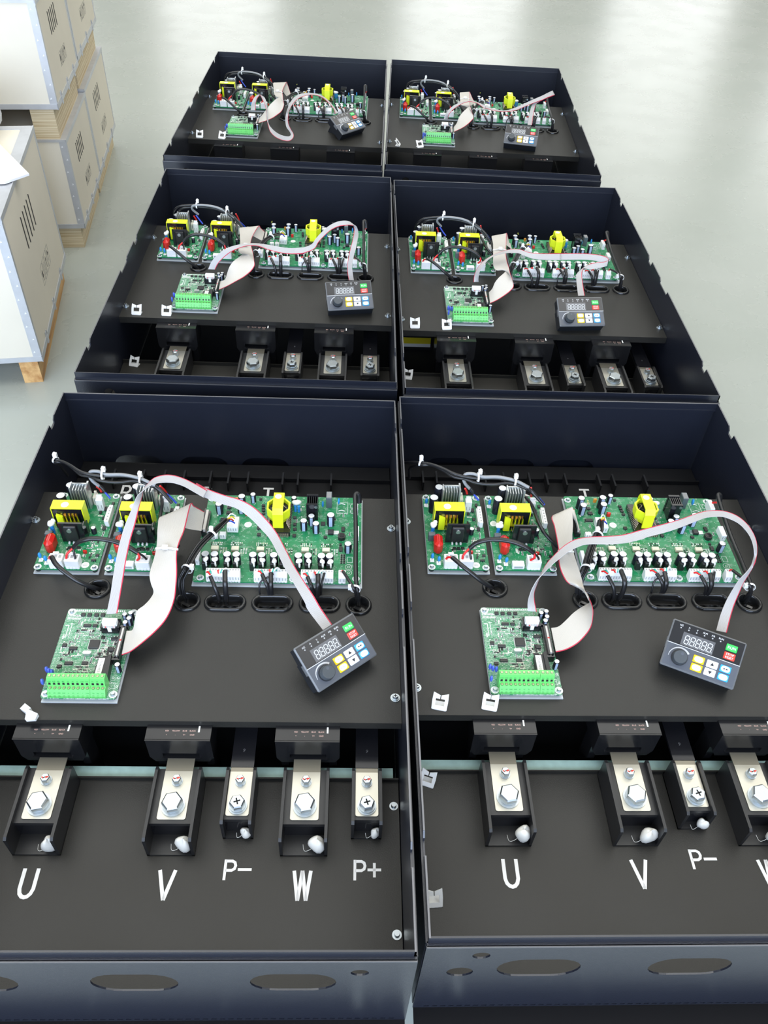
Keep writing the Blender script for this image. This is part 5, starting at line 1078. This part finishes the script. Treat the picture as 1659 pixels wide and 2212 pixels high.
arc = cab_proto('jumper_cable', P('arc')[0], [('sleeve', [(P('arc'), .0031, CAB_, .8)]), ('red_wire', [(P('arc_red'), .0014, REDW, 1), (P('arc_red2'), .0014, REDW, 1)]), ('black_wire', [(P('arc_blk'), .0013, CAB_, 1), (P('arc_blk2'), .0013, CAB_, 1)])])
out = cab_proto('supply_cable', P('out')[0], [('sleeve', [(P('out'), .0029, CAB_, .8)]), ('red_wire', [(P('out_red'), .0014, REDW, 1)])])
top = cab_proto('cable_loom', P('top1')[0], [('black_cable', [(P('top1'), .0020, CAB_, 1)]), ('black_cable', [(P('top2'), .0020, CAB_, 1)]), ('grey_cable', [(P('grey'), .0021, GRS, 1)]),
    ('red_wire', [(P('con_red'), .0014, REDW, 1), (P('con_red2'), .0014, REDW, 1)]), ('blue_wire', [(P('side_w'), .0013, BLUW, 1), (P('side_w2'), .0013, BLUW, 1)]),
    ('sleeve', [([(-.1440, .1862, -.015), (-.1405, .1848, -.019), (-.1385, .1836, -.023)], .0022, CAB_, 1), ([(-.073, .1765, -.004), (-.066, .1750, -.011), (-.060, .1748, -.017)], .0024, CAB_, 1)])])
tie_mb(top, P('top1')[0], -.2057, .2226, -.006, .0042, math.radians(-35), (0, .002, .005)); tie_mb(top, P('top1')[0], -.1360, .1855, .004, .0056, 0, (.002, .001, .007)); tie_mb(top, P('top1')[0], -.0888, .1805, .003, .0048, math.radians(-8), (0, .001, .006))
TC1 = [(-.188, .2242, -.05), (-.190, .200, -.022), (-.1787, .190, -.004), (-.1581, .187, .002), (-.1328, .186, .004), (-.1076, .180, .004), (-.0824, .172, 0), (-.0609, .160, -.012), (-.0485, .150, -.025)]
TC2 = [(-.1848, .205, -.03), (-.1724, .187, -.006), (-.1515, .187, -.001), (-.1282, .186, 0), (-.103, .180, 0), (-.0798, .171, -.005), (-.0582, .158, -.018), (-.048, .150, -.03)]
TC3 = [(-.1409, .193, -.018), (-.150, .188, -.006), (-.1468, .184, .003), (-.1292, .182, .006), (-.1039, .178, .005), (-.0822, .172, -.001), (-.0673, .164, -.008)]
topc = cab_proto('cable_loom_short', TC1[0], [('black_cable', [(TC1, .0020, CAB_, 1)]), ('black_cable', [(TC2, .0020, CAB_, 1)]), ('grey_cable', [(TC3, .0021, GRS, 1)]),
    ('red_wire', [(P('con_red'), .0014, REDW, 1), (P('con_red2'), .0014, REDW, 1)]), ('blue_wire', [(P('side_w'), .0013, BLUW, 1), ([(-.0600, .160, -.012), (-.053, .162, -.020), (-.0477, .165, -.028)], .0013, BLUW, 1)])])
tie_mb(topc, TC1[0], -.1405, .1865, .003, .0050, 0, (.002, .001, .006)); tie_mb(topc, TC1[0], -.0814, .1715, -.0005, .0046, math.radians(-25), (0, .001, .005))
down = cab_proto('signal_lead', P('down')[0], [('sleeve', [(P('down'), .0022, CAB_, 1)])])
g2 = []
r_ = random.Random(3)
for k in range(6):
    dx, dy, dz = r_.uniform(-.004, .004), r_.uniform(-.003, .003), r_.uniform(-.0015, .0025)
    g2.append(([(p[0] + dx * (1 if i else .8), p[1] + dy * (1 if 0 < i < 6 else .4), p[2] + dz) for i, p in enumerate(P('g2'))], .00135, CAB_, 1))
loom2 = cab_proto('signal_loom', P('g2')[0], [('black_wire', g2), ('red_wire', [([(.0196, .141, -.026), (.0235, .1435, -.0265), (.026, .145, -.031)], .0009, REDW, 1)]), ('yellow_wire', [([(.0196, .143, -.026), (.024, .147, -.026), (.027, .149, -.031)], .0009, YLWW, 1)]), ('white_wire', [([(.0190, .144, -.025), (.023, .150, -.024), (.028, .153, -.030)], .0009, WHTW, 1)]), ('blue_wire', [([(.0196, .139, -.026), (.024, .1395, -.026), (.028, .141, -.031)], .0009, BLUW, 1)])])
tie_mb(loom2, P('g2')[0], .0063, .1070, -.0165, .0058, math.radians(60), (-.001, .004, .004)); tie_mb(loom2, P('g2')[0], -.0165, .0585, -.0235, .0062, math.radians(70), (.006, -.001, .003))
def lead(name, main, tips):
    return cab_proto(name, CD[main[0]][1][0], [('sleeve', [(P(n), CD[n][0], CAB_, .8) for n in main])] + [(nm, [(pts, .0011, m, 1) for pts in L]) for nm, m, L in tips])
def tips(x, y):
    return [('red_wire', REDW, [[(x - .005, y + .0065, -.0315), (x - .003, y + .0045, -.029), (x, y, -.028)], [(x + .0075, y + .0085, -.031), (x + .0085, y + .006, -.028), (x + .0095, y + .002, -.0275)]]),
            ('green_wire', GRNW, [[(x - .002, y + .0075, -.0315), (x - .0005, y + .0055, -.0285), (x + .0005, y + .001, -.028)], [(x + .016, y + .0085, -.031), (x + .014, y + .0065, -.027), (x + .0115, y + .002, -.027)]]),
            ('white_wire', WHTW, [[(x + .0115, y + .009, -.031), (x + .0115, y + .006, -.0265), (x + .0105, y + .002, -.027)], [(x + .021, y + .0085, -.031), (x + .017, y + .0078, -.026), (x + .0125, y + .003, -.0275)]])]
ld1 = lead('gate_lead', ['b1a', 'b1b'], tips(.0098, .0545)); ld2 = lead('gate_lead_second', ['b2a', 'b2b', 'b2c'], tips(.0693, .0568)); ld3 = lead('gate_lead_third', ['b3a', 'b3b', 'b3c'], tips(.1221, .0542))
ld4 = cab_proto('board_supply_lead', P('g6b')[0], [('thick_sleeve', [(P('g6b'), .0034, CAB_, .8)]), ('thin_sleeve', [(P('g6a'), .0019, CAB_, 1)]), ('red_wire', [([(.1622, .0652, -.0315), (.1625, .0635, -.028), (.1633, .0616, -.027)], .0011, REDW, 1), ([(.1775, .1830, -.0315), (.1800, .1800, -.028), (.1816, .1743, -.024)], .0013, REDW, 1)])])
tie_mb(ld4, P('g6b')[0], .1779, .0385, -.0305, .0056, math.radians(80), (-.006, 0, .001))
for c in 'ABCDEF':
    s_ = NM[c]
    for pr, n0, lab, cat in ((arc, 'arc', 'black cable arching between the two power boards in the ', 'cable'), (out, 'out', 'black cable from left power board into a grommet in the ', 'cable'),
                        (top, 'top1', 'tied black and grey cables behind the power boards in the ', 'cable loom'), (down, 'down', 'thin black lead beside the right power board in the ', 'cable'),
                        (loom2, 'g2', 'tied bundle of thin black wires by the wide ribbon in the ', 'cable loom'), (ld1, 'b1a', 'black gate leads entering the leftmost oval grommet in the ', 'cable'),
                        (ld2, 'b2a', 'black gate leads entering the middle oval grommet in the ', 'cable'), (ld3, 'b3a', 'black gate leads entering the rightmost oval grommet in the ', 'cable'), (ld4, 'g6b', 'thick black lead along the drive board right end in the ', 'cable')):
        if pr is top and c in 'CDEF': put(topc, c, TC1[0], lab + s_, cat, 'black cables on the mounting plates'); continue
        put(pr, c, tuple(P(n0)[0]), lab + s_, cat, 'black cables on the mounting plates')

# ------------------------------------------------------------ white self-adhesive cable clips
def make_clip():
    t = MB(); t.bbox(-7.5, 7.5, -2, 9, 0, 1.2, TIE, .5)
    vf = sheet([(-8, 0), (8, 0), (8.4, 9), (8, 18), (.5, 15.4), (.5, 11.6), (4.8, 11.6), (4.8, 4.6), (-4.8, 4.6), (-4.8, 11.6), (-.5, 11.6), (-.5, 15.4), (-8, 18), (-8.4, 9)], [], 1.3)
    t.mesh(vf[0], vf[1], TIE, Matrix.Translation((0, -1.5, .6)) @ Matrix.Rotation(math.radians(48), 4, 'X'))
    return t.build('cable_clip')
CL = make_clip()
g = 'white adhesive cable clips'
for c, x, y, z, a, lab in (('B', -.2010, -.1150, ZP, -12, 'white cable clip near the upper plate left front corner in the '), ('B', -.1479, -.1150, ZP, -12, 'white cable clip by the control board front left in the '),
        ('C', -.2010, -.1135, ZP, -4, 'white cable clip beside the left front plate screw in the '), ('C', -.1510, -.1135, ZP, -2, 'white cable clip touching the control board corner in the '),
        ('D', -.2020, -.1140, ZP, 3, 'white cable clip beside the left front plate screw in the '), ('D', -.1480, -.1155, ZP, 6, 'white cable clip touching the control board corner in the '),
        ('E', -.2020, -.1140, ZP, 0, 'white cable clip beside the left front plate screw in the '), ('E', -.1500, -.1140, ZP, -12, 'white cable clip touching the control board corner in the '),
        ('F', -.2000, -.1100, ZP, 80, 'white cable clip seen edge-on near the left front corner in the '), ('F', -.1500, -.1150, ZP, 25, 'white cable clip touching the control board corner in the '),
        ('C', -.2080, -.1604, -.1243, -14, 'white cable clip low down by the terminals in the '), ('D', -.2121, -.1604, -.1243, -10, 'white cable clip low down by the terminals in the '),
        ('B', -.2114, -.1640, -.1243, -20, 'white cable clip left of the large bolted terminal in the '), ('B', -.2109, -.2878, -.1243, 4, 'white cable clip left of the printed letter U in the ')):
    put(CL, c, (x, y, z), lab + NM[c], 'cable clip', g, math.radians(a))
b = MB(); b.hexa([(-4, -9, 0), (5, -11, 0), (8, -6, 0), (-1, 1, 0), (-5, -8, 3.5), (5, -11.5, 4), (8, -6.5, 6), (-2, 1.5, 7)], TIE); b.hexa([(-9, 6, 0), (-3, -2, 0), (2, 2, 0), (-4, 11, 0), (-9.5, 6, 4), (-3.5, -2, 6.5), (1.5, 2, 7), (-4.5, 11, 4)], TIE)
o = b.build('cable_clip'); put(o, 'A', (-.1520, -.1150, ZP), 'crushed white cable clip by the control board in the ' + NM['A'], 'cable clip', g, .3)

# coloured warning strip seen inside the middle right cabinet
b = MB(); b.bbox(-34, 34, -22, 22, 0, 50, BPL, 3); b.box(-26, 28, -22.4, -22, 18, 38, YLWW); b.box(-26, 28, -22.45, -22, 18, 25, STK)
o = b.build('capacitor_module'); put(o, 'D', (-.188, .03, -.188), 'black module with yellow and white strip under the plate of the ' + NM['D'], 'capacitor module')

# ------------------------------------------------------------ plywood crates
def make_crate(w, l, h, run_h, run_w, run_m, name='plywood_crate'):
    """origin: floor, front right corner of the body; body runs back (+y) and left (-x)"""
    t = empty(name); z0 = run_h; z1 = run_h + h
    b = MB(); b.box(-w, 0, 0, l, z0, z1, PLY); b.build('plywood_body', t)
    for x in (-w + 12, -12 - run_w, -w / 2 - run_w / 2):
        b = MB(); b.hexa([(x, 6, 0), (x + run_w, 6, 0), (x + run_w, l - 14, 0), (x, l - 14, 0), (x, 6, z0), (x + run_w, 6, z0), (x + run_w, l - 2, z0), (x, l - 2, z0)], run_m); b.build('runner', t)
    k = 9.0
    def strip(nm, boxes, teeth):
        b = MB()
        for q in boxes: b.box(*q, GALV)
        for (x, y, z, ax) in teeth:
            if ax == 'y': b.prism([(x - 2.2, z - 2.0), (x + 2.2, z - 1), (x + .3, z + 2.6)], y - .9, y, LET, axis='y')
            else: b.prism([(y - 2.2, z - 1.5), (y + 2.2, z - 1), (y, z + 2.4)], x, x + .9, LET, axis='x')
        b.build(nm, t)
    nz = max(4, int(h / 28))
    for (y0, s_) in ((0, -1), (l, 1)):
        yy = (-.8, 0) if s_ < 0 else (l, l + .8)
        strip('corner_strip', [(-15, .8, yy[0], yy[1], z0, z1), (0, .8, y0 - (0 if s_ < 0 else 9), y0 + (9 if s_ < 0 else 0), z0, z1)], [(-8 + (3 if i % 2 else -2), -.8, z0 + (i + .5) * h / nz, 'y') for i in range(nz)] if s_ < 0 else [])
    strip('corner_strip', [(-w - .8, -w + 15, -.8, 0, z0, z1)], [])
    strip('bottom_strip', [(-w, 1.6, -1.6, 0, z0 - 8, z0 + 3), (0, 1.6, -1.6, l, z0 - 9, z0 + 3)], [])
    strip('top_strip', [(-w, 1.6, -1.6, 0, z1 - 4, z1 + 1.6), (0, 1.8, -1.6, l, z1 - 8, z1 + 1.8), (-22, 0, 0, l, z1, z1 + .9), (-w, -22.1, l - 20, l, z1, z1 + .9), (-w, -22.1, 0, 18, z1, z1 + .9)], [])
    for i in range(3):
        y = l * (.18 + .30 * i)
        b = MB(); b.stroke([(y - 7, z0 + 2), (y - 6, z0 + 11), (y - 2, z0 + 12), (y, z0 + 5), (y + 2, z0 + 12), (y + 6, z0 + 11), (y + 7, z0 + 2)], 1.6, 0, 1.2, GALV); 
        b.v = [(v[2] + .0004, v[0], v[1]) for v in b.v]; b.box(1.2, 2.6, y - 5, y + 5, z0 - 14, z0 + 2, GALV); b.build('clip_tab', t)
    # stencilled vent slots and handling marks on the right side
    b = MB(); q = h / 285
    for i in range(5): y = l * .30 + i * 25 * (l / 420); zc = z0 + h * .68; b.hexa([(0, y, zc - 30 * q), (.25, y, zc - 30 * q), (.25, y + 7, zc - 33 * q), (0, y + 7, zc - 33 * q), (0, y, zc + 33 * q), (.25, y, zc + 33 * q), (.25, y + 7, zc + 30 * q), (0, y + 7, zc + 30 * q)], INK)
    b.build('vent_slots', t)
    b = MB()
    for i in range(4):
        y = l * .40 + i * 27 * (l / 420); zc = z0 + h * .28
        for a_ in ((y, y + 23 * (l / 420), zc - 20 * q, zc - 19.2 * q), (y, y + 23 * (l / 420), zc + 19.2 * q, zc + 20 * q), (y, y + .8, zc - 20 * q, zc + 20 * q), (y + 22 * (l / 420), y + 23 * (l / 420), zc - 20 * q, zc + 20 * q)): b.box(0, .2, a_[0], a_[1], a_[2], a_[3], INKF)
        ym = y + 11 * (l / 420)
        if i == 0: b.prism([(ym - 5, zc - 4), (ym + 5, zc - 4), (ym + 2, zc + 9), (ym - 2, zc + 9)], 0, .2, INK, axis='x'); b.box(0, .2, ym - 1.5, ym + 1.5, zc - 13, zc - 4, INK)
        if i == 1: b.box(0, .2, ym - 5, ym - 3.6, zc - 12, zc + 12, INKF); b.box(0, .2, ym + 3.6, ym + 5, zc - 12, zc + 12, INKF); b.box(0, .2, ym - 6, ym + 6, zc - 14, zc - 12, INKF)
        if i == 2: b.box(0, .2, ym - 1.2, ym + 1.2, zc - 12, zc + 6, INK); b.prism([(ym - 4, zc + 2), (ym + 4, zc + 2), (ym, zc + 12)], 0, .2, INK, axis='x')
        if i == 3: b.prism([(ym - 6, zc + 3), (ym + 6, zc + 3), (ym, zc + 12)], 0, .2, INK, axis='x'); b.box(0, .2, ym - .8, ym + .8, zc - 12, zc + 3, INKF)
    b.build('handling_marks', t)
    return t
def crate(x, y, z, rz, lab, **kw):
    t = make_crate(**kw); t.location = (x, y, z); t.rotation_euler = (0, 0, math.radians(rz)); props(t, lab, 'crate', 'plywood crates on the left'); return t
crate(-.697, 1.345, 0, 11.9, 'plywood crate with orange pine runners, nearest the cabinets', w=450, l=430, h=288, run_h=62, run_w=36, run_m=PINE)
th = math.radians(9.35)
def along(d): return (-.784 - math.sin(th) * d, 1.914 + math.cos(th) * d)
x1, y1 = along(0); x2, y2 = along(.323)
crate(x1, y1, 0, 9.35, 'plywood crate at the bottom front of the stack of four', w=450, l=318, h=204, run_h=62, run_w=52, run_m=LVL)
crate(x2, y2, 0, 9.35, 'plywood crate at the bottom rear of the stack of four', w=450, l=362, h=210, run_h=62, run_w=52, run_m=LVL)
crate(x1, y1, .266, 9.35, 'plywood crate on top at the front of the stack of four', w=450, l=316, h=204, run_h=76, run_w=52, run_m=LVL)
crate(x2, y2, .272, 9.35, 'plywood crate on top at the rear of the stack of four', w=450, l=362, h=204, run_h=76, run_w=52, run_m=LVL)
b = MB(); b.add([(-260, -40, 3), (34, -150, 6), (-20, -182, 6), (-250, -260, 3), (-260, -40, 6), (34, -150, 9), (-20, -182, 9), (-250, -260, 6)], [(3, 2, 1, 0), (4, 5, 6, 7), (0, 1, 5, 4), (1, 2, 6, 5), (2, 3, 7, 6), (3, 0, 4, 7)], FOAM) if False else None
b = MB()
rr = random.Random(2)
N = 8
pl = [(-.82, 1.66), (-.705, 1.517), (-.735, 1.474), (-1.02, 1.40), (-1.06, 1.58)]
cx, cy = -.705, 1.517
b = MB(1.0)
b.prism([(p[0] - cx, p[1] - cy) for p in pl][::-1], 0.0, .004, FOAM)
o = b.build('foam_sheet', None, (cx, cy, .353)); props(o, 'white foam sheet lying on the nearest crate, its corner overhanging', 'foam sheet')
b = MB(1.0); b.blob(0, 0, 0, .085, .075, .05, FILM, 9, .35, 22)
o = b.build('plastic_film', None, (-.905, 1.735, .40)); props(o, 'crumpled clear plastic film bunched at the left edge of the photo', 'plastic film')
